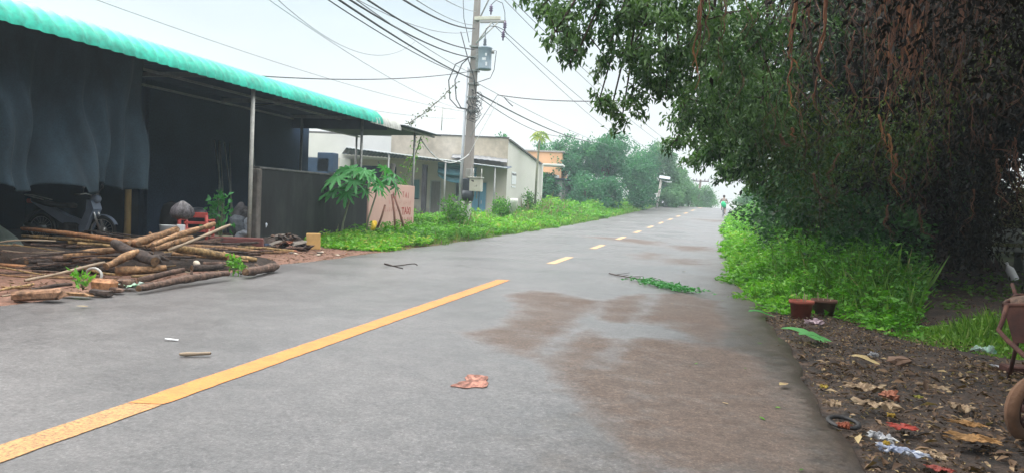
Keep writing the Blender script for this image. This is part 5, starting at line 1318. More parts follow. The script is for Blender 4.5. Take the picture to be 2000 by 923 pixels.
b = MB(); b.blob((0, 0, 0), (1.15, 2.2, .13), 19, .35, 14, 22, rot=-.25, flat=-.06); o = b.build('dark_infill', M('dark_infill_shade', (.030, .020, .015), .95, .6, 14, col2=(.09, .055, .038), bmp=1, bdist=.04, fine=40, fc=(.4, 1.6))); o.location = (-8.55, 10.3, .0); tag(o, 'dark infill mound added under the firewood logs so the gaps look dark', 'infill')  # dark mound added to stand for shade in the gaps between logs
def chunk(pos, s, rz, mat, label, name='wood_block', cat='wood', seed=1, amp=.12):
    b = MB(); b.box((0, 0, 0), s, bev=min(s) * .25); r = random.Random(seed)
    b.v = [(x * (1 + r.uniform(-amp, amp)), y * (1 + r.uniform(-amp, amp)), z * (1 + r.uniform(-amp, amp))) for x, y, z in b.v]
    o = b.build(name, mat); o.location = pos; o.rotation_euler = (R.uniform(-.1, .1), R.uniform(-.1, .1), rz); tag(o, label, cat); return o
BRICK = M('dirty_brick', (.34, .14, .08), .9, .3, 8, bmp=.4)
chunk((-6.48, 6.96, 0.07), (.24, .16, .13), .3, WOODS['orange'], 'orange sawn wood block at the road edge beside the green wrapper', seed=3)
chunk((-6.50, 6.12, 0.05), (.50, .16, .10), .15, M('rough_slab', (.22, .125, .075), .95, .5, 9, bmp=.8, fine=24, fc=(.5, 1.4)), 'brown wedge shaped slab lying at the left road edge', seed=4)
chunk((-6.41, 6.46, 0.03), (.40, .10, .035), .1, WOODS['peel'], 'thin board lying flat beside the brown slab', 'board', seed=5)
chunk((-6.25, 6.67, 0.03), (.22, .12, .06), .2, WOODS['dark'], 'small dark wood block at the road edge below the orange block', seed=6)
chunk((-6.28, 6.93, 0.03), (.14, .12, .05), .5, WOODS['bark'], 'small brown wood block next to the green wrapper', seed=7)
chunk((-6.44, 7.24, 0.07), (.18, .14, .10), .2, WOODS['bark'], 'dull brown block just behind the green wrapper', seed=17)
chunk((-9.16, 8.19, 0.03), (.7, .12, .04), .1, WOODS['orange'], 'orange board on the dirt at the left edge', 'board', seed=8)
chunk((-10.17, 9.76, 0.02), (.6, .12, .04), .2, BRICK, 'reddish plank on the dirt behind the heap', 'board', seed=9)
b = MB(); b.blob((0, 0, 0), (.95, .4, .20), 9, .5, flat=-.1); o = b.build('soil_mound', M('dark_soil', (.05, .034, .026), .95, .4, 9, bmp=.8, bdist=.04)); o.location = (-9.58, 8.77, 0.06); tag(o, 'low mound of dark soil under the white sack', 'mound')
def wrapper(pos, s, mat, label, seed, rz=0.0, cat='wrapper', name='plastic_wrapper', amp=.9):
    if cat in ('paper', 'scrap', 'cardboard'): s = (s[0] * .8, s[1] * .9, s[2] * .9)
    b = MB(); r = random.Random(seed); k = [(r.uniform(4, 16), r.uniform(4, 16), r.uniform(0, 6)) for _ in range(5)]
    def fn(u, v):
        z = sum(math.sin(a * u + c * v + e) for a, c, e in k) / 5 + .45 * (abs((u * 5.3 + v * 2.1) % 1 - .5) + abs((v * 3.7 - u * 2.9) % 1 - .5) - .5)
        w = 1 + .24 * math.sin(9 * v + k[0][2]) + .18 * math.sin(23 * v) + .12 * math.sin(41 * v); w2 = 1 + .28 * math.sin(8 * u + k[1][2]) + .2 * math.sin(19 * u) + .15 * math.sin(37 * u + 1)
        return ((u - .5) * s[0] * w, (v - .5) * s[1] * w2, s[2] * (.55 + amp * z))
    b.grid(fn, 22, 16, 0, False); o = b.build(name, mat); o.modifiers.new('t', 'SOLIDIFY').thickness = .003
    o.location = pos; o.rotation_euler = (0, 0, rz); tag(o, label, cat); return o
WRAP = M('green_white_wrapper', (.55, .68, .60), .45, .4, 9, col2=(.16, .42, .20), bmp=.2)
wrapper((-6.45, 7.25, 0.02), (.28, .16, .06), WRAP, 'crumpled green and white plastic wrapper at the road edge by the logs', 5)
b = MB(); b.blob((0, 0, 0), (.05, .045, .04), 4, .15); o = b.build('pale_stone', M('cream_stone', (.60, .52, .42), .7, .1, 9)); o.location = (-6.91, 9.11, 0.14); tag(o, 'round cream coloured lump sitting on the front logs', 'stone')
b = MB(); cc = Vector((-7.05, 7.38, 0.10)); b.tube([cc + Vector((.14 * math.cos(t), .02 * t, .09 * math.sin(t))) for t in np.linspace(-.4, 3.6, 14)], [.016] * 14, 8); tag(b.build('bent_pipe', M('pale_pvc', (.36, .36, .34), .4, .15, 8)), 'curled pale plastic pipe in the front left of the heap', 'pipe')
def sprout(pos, n, h, label, leafL=.09):
    e = empty('green_sprout', pos, label, 'plant'); l = LB(); b = MB(); p = Vector(pos)
    for k in range(n):
        q = p + Vector((R.uniform(-.09, .09), R.uniform(-.09, .09), h * R.uniform(.5, 1))); b.tube([p, p.lerp(q, .5) + Vector((.01, 0, .02)), q], [.005, .004, .003], 5)
        m = 7; l.add(np.array(q) + rng.normal(size=(m, 3)) * .03, rdir(m, 0, .4), leafL, leafL * .45, .6 + rng.normal(size=m) * .15)
    P_(b, 'stem', STEM, e); o = l.build('foliage', WEED, e); o.matrix_parent_inverse = Matrix.Translation(e.location).inverted()
sprout((-6.72, 6.91, 0.00), 6, .18, 'small bright green sprout at the road edge left of the orange block')
sprout((-6.50, 9.38, 0.00), 8, .24, 'green sprout growing between the two bark logs at the asphalt')
sprout((-6.34, 9.33, 0.00), 4, .10, 'tiny yellow green sprout right beside the bark log end', .07)

# ------------------------------------------------------------------ things under the shed roof
SACK = M('pale_green_sack', (.52, .62, .56), .6, .12, 4, bmp=.3, col2=(.60, .68, .62))
def sack_mesh(prof, seed, n=40, wr=.08, sq=(1, 1)):
    r_ = random.Random(seed); k = [(r_.randint(3, 11), r_.uniform(0, 6), r_.uniform(2, 9)) for _ in range(6)]
    b = MB(); V = []
    for r, z in prof:
        for i in range(n):
            a = 2 * math.pi * i / n
            q = 1 + wr * sum(math.sin(f * a + p + z * g) for f, p, g in k) / 2.2
            V.append((r * q * math.cos(a) * sq[0], r * q * math.sin(a) * sq[1], z * (1 + .05 * math.sin(3 * a + seed))))
    m = len(prof); b.add(V, [(i * n + j, i * n + (j + 1) % n, (i + 1) * n + (j + 1) % n, (i + 1) * n + j) for i in range(m - 1) for j in range(n)], 0, True); return b
o = sack_mesh([(.40, -.03), (.46, .04), (.45, .10), (.40, .17), (.34, .24), (.24, .33), (.15, .40), (.07, .45), (.10, .50), (.04, .53), (.0, .52)], 3, 48, .10, (1.0, .8)).build('plastic_sack', SACK); o.location = (-11.83, 10.19, 0.00)
tag(o, 'slumped pale green plastic sack at the left edge in front of the motorbike', 'sack')
mk = empty('motorbike', (0, 0, 0), 'old dark motorbike parked under the tarp with one front wheel showing', 'motorbike')
def mpart(mb, name, mat, parent=None):
    return mb.build(name, mat, parent or mk)
for wx_, nm in ((.62, 'wheel'), (-.62, 'wheel')):
    b = MB(); b.torus((wx_, 0, .28), .255, .032, 'y', 34, 10); wh = mpart(b, 'wheel', BLACK)
    b = MB(); b.torus((wx_, 0, .28), .225, .014, 'y', 34, 8); b.lathe([(0, -.05), (.05, -.05), (.085, -.03), (.085, .03), (.05, .05), (0, .05)], (wx_, 0, .28), 16, 'y')
    for k in range(18):
        a = k * math.pi / 9; b.tube([(wx_, .02 * (-1) ** k, .28), (wx_ + .222 * math.cos(a), 0, .28 + .222 * math.sin(a))], .003, 4)
    b.build('rim', CHROME, wh)
b = MB()
for s in (-.075, .075): b.tube([(.62, s, .28), (.50, s, .58), (.43, s, .78)], [.022, .024, .026], 8)
mpart(b, 'front_fork', CHROME)
b = MB()
b.grid(lambda u, v: (.62 + .31 * math.cos(2.5 - u * 2.1), (v - .5) * .12, .28 + .31 * math.sin(2.5 - u * 2.1) + .012 * math.sin(math.pi * v)), 16, 4); o = mpart(b, 'front_fender', GREY_PLASTIC); o.modifiers.new('t', 'SOLIDIFY').thickness = .006
b = MB()
b.prism([(.47, -.15, .86), (.52, -.15, .70), (.36, -.15, .28), (.24, -.15, .22), (.22, -.15, .32), (.36, -.15, .66), (.38, -.15, .88)], (0, .30, 0)); mpart(b, 'leg_shield', GREY_PLASTIC)
b = MB()
b.prism([(.30, -.08, .52), (.20, -.08, .46), (-.10, -.08, .56), (-.62, -.08, .80), (-.80, -.08, .86), (-.78, -.08, .78), (-.40, -.08, .54), (-.10, -.08, .36), (.24, -.08, .30)], (0, .16, 0)); mpart(b, 'body', GREY_PLASTIC)
b = MB(); b.grid(lambda u, v: (.02 - .78 * u, (v - .5) * .26, .70 + .10 * u + .03 * math.sin(math.pi * v) - .05 * math.sin(math.pi * u)), 14, 6); o = mpart(b, 'seat', BLACK); o.modifiers.new('t', 'SOLIDIFY').thickness = .07
b = MB(); b.box((.02, 0, .30), (.40, .26, .22), bev=.05); b.lathe([(0, -.15), (.1, -.15), (.11, 0), (.1, .15), (0, .15)], (-.08, 0, .30), 14, 'y'); mpart(b, 'engine', M('engine_metal', (.12, .12, .125), .45, .3, 9, metal=.5))
b = MB(); b.tube([(.05, -.14, .22), (-.3, -.15, .20), (-.85, -.16, .34)], [.022, .05, .045], 10); mpart(b, 'exhaust', CHROME)
b = MB(); b.tube([(.34, -.33, .98), (.40, -.2, 1.0), (.42, 0, .96), (.40, .2, 1.0), (.34, .33, .98)], .013, 7); hb = mpart(b, 'handlebar', CHROME)
for s in (-1, 1):
    b = MB(); b.tube([(.345, s * .31, .98), (.31, s * .42, .97)], .019, 8); b.build('grip', BLACK, hb)
    b = MB(); b.tube([(.37, s * .25, 1.0), (.42, s * .30, 1.12)], .006, 5); b.lathe([(0, -.008), (.05, -.008), (.05, .008), (0, .008)], (.42, s * .31, 1.15), 12, 'x'); b.build('mirror', DARK_PLASTIC, hb)
b = MB(); b.lathe([(0, .09), (.06, .08), (.085, .03), (.08, -.05), (.05, -.1), (0, -.1)], (.48, 0, .90), 14, 'x'); hd = mpart(b, 'headlight', GREY_PLASTIC)
b = MB(); b.grid(lambda u, v: (-.62 - .33 * math.cos(2.2 * u + .1) * .9, (v - .5) * .14, .30 + .34 * math.sin(2.2 * u + .1)), 12, 4); o = mpart(b, 'rear_fender', DARK_PLASTIC); o.modifiers.new('t', 'SOLIDIFY').thickness = .006
b = MB(); b.box((-.86, 0, .80), (.06, .16, .09), bev=.02); mpart(b, 'tail_lamp', RED_PL)
b = MB(); b.tube([(-.50, -.13, .84), (-.9, -.10, .92), (-.9, .10, .92), (-.50, .13, .84)], .011, 6); mpart(b, 'grab_rail', CHROME)
mk.location = Vector((-12.22, 12.26, 0.00)); mk.rotation_euler = (0, 0, .22)

ch = empty('red_chair', (-9.22, 12.16, 0.00), 'faded red plastic armchair standing behind the firewood heap', 'chair', rz=0)
cb = Vector((-9.39, 12.34, 0.00)); ux = Vector((.93, .37, 0)); uy = Vector((-.37, .93, 0))
def cp(a, c, z): return cb + ux * a + uy * c + Vector((0, 0, z))
crot = rot_z(math.atan2(ux.y, ux.x))
b = MB(); b.box(cp(0, 0, .40), (.52, .48, .05), crot, bev=.015); P_(b, 'seat', RED_PL, ch)
b = MB(); b.box(cp(0, -.22, .70), (.52, .04, .10), crot, bev=.012); b.box(cp(.05, -.22, .55), (.42, .03, .05), crot, bev=.01); P_(b, 'backrest', RED_PL, ch)
for sx in (-1, 1):
    b = MB(); b.tube([cp(sx * .25, -.22, 0), cp(sx * .25, -.22, .5), cp(sx * .24, -.24, .86 if sx < 0 else .70)], [.032, .035, .03], 8); P_(b, 'leg', RED_PL, ch)
    b = MB(); b.tube([cp(sx * .25, .22, 0), cp(sx * .25, .22, .58)], .03, 8); P_(b, 'leg', RED_PL, ch)
    b = MB(); b.box(cp(sx * .26, 0, .60), (.06, .46, .035), crot, bev=.012); P_(b, 'armrest', RED_PL, ch)
b = MB(); b.lathe([(0, 0), (.14, 0), (.165, .34), (.175, .35), (.155, .35), (.13, .05), (0, .05)], (-10.23, 12.60, 0.10), 18); o = b.build('white_bucket', WHITE_PL); tag(o, 'white plastic bucket left of the red chair', 'bucket')
b = MB(); b.box((-9.47, 12.00, 0.40), (.14, .10, .22), crot, bev=.01); tag(b.build('white_carton', WHITE_PL), 'small white carton seen through the red chair', 'carton')
b = MB(); b.blob((-11.57, 14.26, 0.52), (.22, .22, .32), 5, .3); tag(b.build('black_sack', BLACK), 'dark bulging sack behind the white bucket', 'sack')
b = sack_mesh([(.05, -.12), (.12, -.10), (.15, -.04), (.13, .04), (.08, .10), (.03, .14), (0, .145)], 8, 36, .20); b.v = [(x + q_[0], y + q_[1], z + q_[2]) for q_ in ((-7.42, 9.43, 0.86),) for x, y, z in b.v]; tag(b.build('clear_bag', M('cloudy_plastic_bag', (.075, .07, .078), .5, .6, 14, bmp=.8, fine=40, fc=(.5, 1.5))), 'cloudy grey plastic bag on top of the dark sack', 'bag')
b = MB(); b.blob((-10.39, 13.67, 0.55), (.30, .2, .20), 15, .4); tag(b.build('dark_bundle', DARK_PLASTIC), 'dark bundle piled behind the seat of the red chair', 'bundle')
pp = empty('potted_plant', (-9.57, 13.33, 0.15), 'leafy green plant in a broken pot right of the red chair', 'plant'); pc = Vector((-9.49, 13.25, 0.20))
b = MB(); b.lathe([(0, -.16), (.13, -.16), (.22, .04), (.24, .06), (.20, .06), (.12, -.06), (0, -.06)], pc, 16); P_(b, 'pot', M('mossy_pot', (.20, .21, .15), .9, .3, 8), pp)
b = MB(); l = LB()
for k in range(9):
    q = pc + Vector((R.uniform(-.42, .28), R.uniform(-.2, .2), R.uniform(.35, .85))); b.tube(curve(pc, q, .02, 5, .02), [.011, .010, .009, .007, .006, .004], 5)
    m = 16; l.add(np.array(q) + rng.normal(size=(m, 3)) * [.10, .10, .08], rdir(m, .3), .10 + .05 * rng.random(m), .07, .40 + rng.normal(size=m) * .2)
P_(b, 'stem', STEM, pp); o = l.build('foliage', PAPAYA, pp); o.matrix_parent_inverse = Matrix.Translation(pp.location).inverted()
for k, (p, s, lab) in enumerate([((-9.74, 14.54, 0.30), (.20, .16, .14), 'crumpled white blue sheet under the metal post'), ((-9.85, 14.73, 0.52), (.20, .16, .14), 'crumpled grey sheet stacked on the white blue sheet'), ((-10.28, 15.02, 0.40), (.16, .14, .30), 'grey cement sack leaning beside the crumpled sheets')]):
    b = MB(); b.blob(p, s, 30 + k, 1.1, 9, 11); b.sm = [False] * len(b.sm); tag(b.build('crumpled_sheet' if k < 2 else 'cement_sack', M('sheet_%s' % ('blue', 'grey', 'sack')[k], [(.55, .60, .68), (.28, .31, .36), (.17, .16, .17)][k], .6, .35, 10, bmp=.6)), lab, 'sheet' if k < 2 else 'sack')
b = MB(); b.box((-8.59, 12.47, 0.16), (1.0, .14, .30), crot, bev=.02); tag(b.build('red_plank', RED_DARK), 'dark red plank set on edge between the plant and the metal post', 'plank')
chunk((-8.08, 14.47, 0.18), (.30, .045, .34), .45, M('yellow_plywood', (.56, .35, .13), .75, .2, 3, bmp=.2), 'square yellow plywood board standing against the black wall', 'plywood_board', 'board', 21, .02)
for k in range(46):
    a = R.uniform(0, 6.28); q = R.random() ** .7; x = -8.55 + .62 * q * math.cos(a) * .9 ; y = 14.0 + .75 * q * math.sin(a)
    b = MB(); s = R.uniform(.05, .11); b.blob((0, 0, 0), (s * 1.7, s, s * .45), k, .8, 5, 7); b.sm = [False] * len(b.sm)
    o = b.build('rubble_piece', R.choice([M('rubble_grey', (.17, .15, .13), .95, .35, 9, bmp=.4), BRICK, WOODS['bark'], WOODS['dark']]) if k < 4 else R.choice([bpy.data.materials['rubble_grey'] if 'rubble_grey' in bpy.data.materials else BRICK, WOODS['bark'], WOODS['dark']]))
    o.location = (x, y, .03 + .34 * (1 - q) * R.uniform(.6, 1)); o.rotation_euler = (R.uniform(-.6, .6), R.uniform(-.6, .6), R.uniform(0, 6))
    tag(o, 'grey brown lump in the rubble heap at the foot of the black wall', 'rubble', 'lumps of the rubble heap')
chunk((-8.25, 13.09, 0.04), (.22, .10, .08), .4, BRICK, 'old red brick lying in front of the rubble heap', 'brick', 'brick', 22)
chunk((-8.35, 12.99, 0.09), (.26, .2, .20), .3, CEMENT_DARK, 'dark cement lump at the foot of the metal post', 'cement_lump', 'stone', 23, .3)
for k in range(26):
    x, y = R.uniform(-8.6, -7.0), R.uniform(11.2, 14.8)
    if x > edgeL(y) - .15: x -= .6
    b = MB(); s = R.uniform(.02, .06); b.blob((0, 0, 0), (s * 1.6, s, s * .4), k + 60, .4, 5, 7); o = b.build('brick_shard', R.choice([BRICK, bpy.data.materials['cream_stone'], bpy.data.materials['rubble_grey']])); o.location = (x, y, Zg(x, y) + .015); o.rotation_euler = (0, 0, R.uniform(0, 6)); tag(o, 'small pale or red brick shard on the red dirt near the metal post', 'shard', 'brick shards on the red dirt')
# bark crumbs and splinters on the dirt
l = LB(); n = 2600
X = rng.uniform(-10.2, -6.2, n); Yv = rng.uniform(5.5, 15.5, n); k = np.array([edgeL(c) - a for a, c in zip(X, Yv)]) > .0
X, Yv = X[k], Yv[k]; Zv = np.array([Zg(a, c) + .012 for a, c in zip(X, Yv)])
d = rng.normal(size=(len(X), 3)); d[:, 2] *= .15
l.add(np.stack([X, Yv, Zv], 1), d, .03 + .09 * rng.random(len(X)), .018, .2 + .75 * rng.random(len(X)), lift=np.array([0, 0, 1.0]) + np.zeros((len(X), 3)))
tag(l.build('wood_chips', LITTER), kind='stuff')
b = MB(); b.lathe([(0, .62), (.17, .62), (.2, .56), (.19, .42), (.13, .36), (.12, 0), (0, 0)], (-9.09, 36.00, 0.80), 14); tag(b.build('white_stump_pot', WHITEWALL), 'white stump shaped pot in the weeds at the gable corner', 'pot')
b = MB(); b.box((-10.66, 56.00, 1.37), (.5, .4, .5), bev=.04); tag(b.build('black_bin', DARK_PLASTIC), 'small black bin in the grass before the low house', 'bin')

# ------------------------------------------------------------------ things on the road
log((-3.55, 4.52, 0.02), (-3.37, 4.62, 0.02), .017, .015, 'pale', 'short pale stick lying alone on the asphalt left of the yellow line', .004, cat='stick', name='stick')
chunk((-3.98, 4.97, 0.01), (.10, .022, .008), .4, WHITE_PL, 'small white scrap on the asphalt behind the pale stick', 'white_scrap', 'scrap', 31, .05)
CLOTH = M('brick_red_cloth', (.27, .125, .095), .9, .3, 22, col2=(.42, .21, .15), bmp=.8, fine=34, fc=(.35, 1.35))
b = MB()
ol = [(-.14, -.10), (-.085, -.085), (-.02, -.115), (.02, -.085), (.06, -.075), (.09, -.085), (.13, -.06), (.115, -.03), (.125, .0), (.085, .02), (.10, .035), (.095, .10), (.06, .09), (.03, .115), (-.01, .095), (-.03, .105), (-.075, .10), (-.06, .07), (-.08, .045), (-.04, .015), (-.05, .0), (-.10, -.02), (-.085, -.045), (-.12, -.06)]
nv = []
for r_ in (1, .66, .33):
    for x, y in ol: nv.append((x * r_, y * r_, .006 + .012 * (1 - r_) + .006 * math.sin(x * r_ * 60 + y * 25) + .004 * math.sin(y * 90)))
nv.append((0, 0, .014)); n = len(ol)
F = [(k * n + i, k * n + (i + 1) % n, (k + 1) * n + (i + 1) % n, (k + 1) * n + i) for k in range(2) for i in range(n)] + [(2 * n + i, 2 * n + (i + 1) % n, 3 * n) for i in range(n)]
b.add(nv, F, 0); F2 = [(i, (i + 1) % n, n + (i + 1) % n, n + i) for i in range(n)]
b.add([(x, y, .012) for x, y in ol][:0] , [])
o = b.build('flattened_cloth', CLOTH); o.scale = (.93, 1.85, .22); o.location = (-1.42, 4.71, 0.00); o.rotation_euler = (0, 0, .15); o.modifiers.new('s', 'SUBSURF').levels = 2; o.modifiers['s'].render_levels = 2; tk = o.modifiers.new('t', 'SOLIDIFY'); tk.thickness = .003; tk.offset = 1
tag(o, 'flattened brick red rag lying on the grey asphalt', 'rag')
br = empty('fallen_branch', (-0.76, 12.47, 0.00), 'fallen leafy green branch lying on the wet road', 'branch')
A_, B_ = Vector((-1.55, 13.37, 0.02)), Vector((-0.12, 11.25, 0.02)); b = MB()
b.tube(curve(A_, B_, .02, 10, .012), [.012 - .0009 * i for i in range(11)], 6)
for k in range(7): q = A_.lerp(B_, .1 + k * .07); b.tube([q, q + Vector((R.uniform(.1, .35), R.uniform(-.1, .3), .03))], [.006, .003], 5)
P_(b, 'stem', BARK, br); l = LB(); m = 520; t = rng.random(m) ** .75 * .62 + .38
p = np.array(A_)[None] + (np.array(B_ - A_))[None] * t[:, None] + rng.normal(size=(m, 3)) * [.14, .10, .02]; p[:, 2] = np.abs(p[:, 2]) + .01
d = rng.normal(size=(m, 3)) + np.array(B_ - A_) * .8; d[:, 2] = np.abs(d[:, 2]) * .3
l.add(p, d, .07 + .04 * rng.random(m), .028, .45 + rng.normal(size=m) * .2); o = l.build('foliage', PAPAYA, br); o.matrix_parent_inverse = Matrix.Translation(br.location).inverted()
b = MB(); c = Vector((-5.02, 12.03, 0.01)); b.tube([c + Vector((.24 * math.cos(a) * 1.2, .25 * math.sin(a), .03 * math.sin(a * 2) + .02)) for a in np.linspace(.3, 5.2, 18)], .010, 6); tag(b.build('twig_hoop', WOODS['dark']), 'dark bent twig loop on the road near the left weeds', 'twig')
def flat_leaf(x, y, z, L, wdt, rz, mat, tint, label, group=None, name='fallen_leaf'):
    b = MB(); c = R.uniform(.1, .3)
    def fn(u, v):
        w = math.sin(math.pi * min(1, u * .97 + .015)) ** .8 * wdt
        return (u * L - L / 2, (v - .5) * w, .006 + c * w * abs(v - .5) + .05 * L * u * u)
    b.grid(fn, 6, 2); o = b.build(name, mat); add_rnd(o, tint); o.location = (x, y, z); o.rotation_euler = (R.uniform(-.15, .15), R.uniform(-.15, .15), rz); tag(o, label, 'leaf', group); return o
LEAVES = [(1530,752,.11,.85,'pale dry leaf on the asphalt near the right edge'), (160,598,.08,.9,'yellowish leaf on the asphalt near the left logs')]
for px_, (p, L, t, lab) in enumerate([((0.63, 5.53, 0.00), .12, .92, 'pale dry leaf on the asphalt near the right edge'), ((-5.79, 5.95, 0.00), .10, .95, 'single yellowish leaf on the asphalt in front of the logs'), ((-0.27, 15.06, 0.00), .12, .6, 'brown leaf on the wet road above the fallen branch')]):
    flat_leaf(p[0], p[1], .002, L, L * .45, R.uniform(0, 6), LITTER, t, lab)
for k in range(70):
    y = R.uniform(3.6, 13) if k < 55 else R.uniform(13, 24); x = R.uniform(-2.2, edgeR(y) - .05) if k % 3 else edgeR(y) - R.random() ** 2 * .9
    flat_leaf(x, y, Zp(y) - .015 + .002 * 0 + .0, R.uniform(.025, .055), R.uniform(.012, .022), R.uniform(0, 6), LITTER if k % 6 else WEED, R.uniform(.3, 1), 'tiny dead leaf scattered on the right half of the asphalt', 'tiny leaves scattered on the asphalt')

# ------------------------------------------------------------------ right side: litter under the fig
l = LB()
def lit(n, x0, x1, y0, y1, smin, smax, tl, th):
    X = rng.uniform(x0, x1, n); Yv = rng.uniform(y0, y1, n)
    k = np.array([a - edgeR(c) for a, c in zip(X, Yv)]) > .03; X, Yv = X[k], Yv[k]
    k = np.array([patch(a * 1.7, c * 1.9) for a, c in zip(X, Yv)]) + .35 > rng.random(len(X)); X, Yv = X[k], Yv[k]
    Zv = np.array([Zg(a, c) for a, c in zip(X, Yv)]) + .01 + .025 * rng.random(len(X))
    d = rng.normal(size=(len(X), 3)); d[:, 2] *= .3
    L = smin + (smax - smin) * rng.random(len(X)) ** 2
    l.add(np.stack([X, Yv, Zv], 1), d, L, L * .42, tl + (th - tl) * rng.random(len(X)) ** 1.5, lift=np.array([0, 0, 1.0]) + np.zeros((len(X), 3)))
lit(15000, .6, 2.7, 3.2, 9.8, .015, .055, .05, 1.0)
lit(260, .7, 2.4, 3.4, 7.0, .07, .12, .25, 1.0)
lit(5000, 2.3, 7.5, 5, 21, .03, .09, .0, .6)
lit(500, .55, 1.4, 8.5, 14, .03, .08, .1, .9)
tag(l.build('leaf_litter', LITTER), kind='stuff')
TERRA = M('terracotta_pot', (.25, .062, .040), .8, .25, 8, bmp=.2); TERRA2 = M('dull_terracotta', (.10, .045, .030), .85, .3, 8, bmp=.2)
for p, r, h, mt, lab in [((1.23, 9.52, 0.00), .135, .20, TERRA, 'bright terracotta flower pot at the edge of the weeds'), ((1.54, 9.90, 0.00), .145, .19, TERRA2, 'duller brown flower pot right of the bright terracotta pot')]:
    e = empty('flower_pot', p, lab, 'pot')
    b = MB(); b.lathe([(0, -.03), (r * .78, -.03), (r * .96, h * .8), (r * 1.08, h * .8), (r * 1.1, h), (r * .98, h), (r * .9, h * .75), (0, h * .72)], (p[0], p[1], -.01), 24); P_(b, 'pot', mt, e)
    b = MB()
    for k in range(5): q = Vector((p[0] + R.uniform(-.07, .07), p[1] + R.uniform(-.07, .07), h * .7)); b.tube([q, q + Vector((R.uniform(-.03, .03), 0, R.uniform(.06, .14)))], [.006, .004], 5)
    P_(b, 'dry_stem', WOODS['pale'], e)
def big_leaf(pos, L, wdt, rz, mat, label, name, tint=.7):
    b = MB()
    def fn(u, v):
        w = wdt * math.sin(math.pi * min(.98, u * .9 + .08)) ** .6 * (1 + .12 * math.sin(u * 17))
        return (u * L - L / 2, (v - .5) * w, .02 + .25 * w * abs(v - .5) + .05 * math.sin(u * 5) * L)
    b.grid(fn, 18, 6); o = b.build(name, mat); add_rnd(o, tint); o.location = pos; o.rotation_euler = (.1, .1, rz); tag(o, label, 'leaf'); return o
big_leaf((1.04, 7.77, 0.02), .46, .13, -.5, PAPAYA, 'fresh torn green leaf at the asphalt edge below the pots', 'torn_leaf', .95)
big_leaf((1.12, 7.58, 0.03), .30, .15, .05, PAPAYA, 'second pale green leaf overlapping the torn leaf', 'torn_leaf', .9)
big_leaf((0.76, 9.26, 0.01), .32, .09, .3, PAPAYA, 'flat green leaf strip lying on the asphalt edge left of the pots', 'torn_leaf', .7)
big_leaf((1.37, 6.60, 0.03), .22, .09, -.4, LITTER, 'large yellow green dead leaf in the leaf litter', 'dead_leaf', .98)
wrapper((1.26, 8.73, 0.02), (.15, .10, .05), M('mauve_bag', (.42, .32, .36), .5, .3, 12), 'crumpled mauve bag in front of the flower pots', 41, .2, 'bag', 'crumpled_bag')
KRAFT = M('wet_cardboard', (.22, .12, .045), .85, .5, 16, bmp=.4); PALEC = M('soaked_paper', (.28, .20, .13), .85, .5, 18, col2=(.42, .33, .22), bmp=.4)
wrapper((1.48, 4.45, 0.03), (.24, .15, .05), KRAFT, 'largest torn piece of brown cardboard in the litter near the wheelbarrow', 42, -.3, 'cardboard', 'cardboard_scrap', .4)
wrapper((1.53, 4.70, 0.05), (.17, .08, .04), KRAFT, 'smaller cardboard strip on top of the largest cardboard piece', 43, -.2, 'cardboard', 'cardboard_scrap', .4)
wrapper((1.66, 5.19, 0.03), (.15, .08, .04), PALEC, 'pale paper scrap behind the cardboard pieces', 44, -.4, 'paper', 'paper_scrap')
wrapper((1.15, 5.49, 0.03), (.26, .12, .05), PALEC, 'large pale soaked paper in the middle of the litter', 45, -.1, 'paper', 'paper_scrap')
wrapper((1.13, 5.02, 0.03), (.30, .09, .04), PALEC, 'long soaked paper strip below the large pale paper', 46, -.4, 'paper', 'paper_scrap')
wrapper((1.25, 5.26, 0.04), (.12, .10, .05), M('rusty_scrap', (.32, .13, .08), .8, .3, 9), 'rust red curled scrap beside the pale papers', 47, .4, 'scrap', 'curled_scrap')
wrapper((0.86, 4.94, 0.03), (.10, .09, .04), PALEC, 'small square paper scrap close to the asphalt edge', 48, .3, 'paper', 'paper_scrap')
wrapper((1.67, 5.84, 0.02), (.20, .035, .03), PALEC, 'narrow white strip on the dark soil', 49, -.35, 'paper', 'paper_scrap')
wrapper((1.18, 4.07, 0.03), (.14, .06, .03), PALEC, 'beige scrap at the lower right of the white packet', 50, -.5, 'paper', 'paper_scrap')
wrapper((1.18, 4.63, 0.02), (.13, .105, .018), M('red_plastic_shard', (.23, .028, .018), .5, .25, 14, fine=40), 'bright red broken piece of plastic half buried in the litter', 81, .2, 'plastic', 'plastic_shard', .35)
wrapper((1.18, 3.94, 0.01), (.10, .06, .018), M('dull_red_shard', (.20, .035, .025), .6, .3, 14, fine=40), 'smaller duller red piece of plastic at the very bottom edge', 82, -.3, 'plastic', 'plastic_shard', .35)
b = MB(); b.torus((0, 0, .014), .082, .015, 'z', 28, 8, sx=.8); o = b.build('rubber_ring', BLACK); o.location = (0.87, 4.64, 0.00); o.rotation_euler = (.1, .05, 0); tag(o, 'black rubber ring lying at the asphalt edge', 'ring')
wrapper((0.85, 4.50, 0.02), (.08, .05, .03), M('orange_red_scrap', (.26, .075, .04), .6, .2, 9), 'orange red scrap lying inside the black rubber ring', 52, .2, 'scrap', 'curled_scrap')
PACK = M('white_packet_foil', (.36, .37, .40), .4, .5, 30, col2=(.52, .51, .48), bmp=.3)
wrapper((1.00, 4.29, 0.03), (.13, .045, .03), PACK, 'white foil packet end nearest the red lid', 53, -.75, 'packet', 'foil_packet')
wrapper((1.05, 4.08, 0.03), (.20, .05, .03), M('blue_white_packet', (.26, .30, .42), .4, .5, 30, col2=(.52, .52, .50), bmp=.3), 'longer blue white foil packet below the first packet', 54, -.45, 'packet', 'foil_packet')
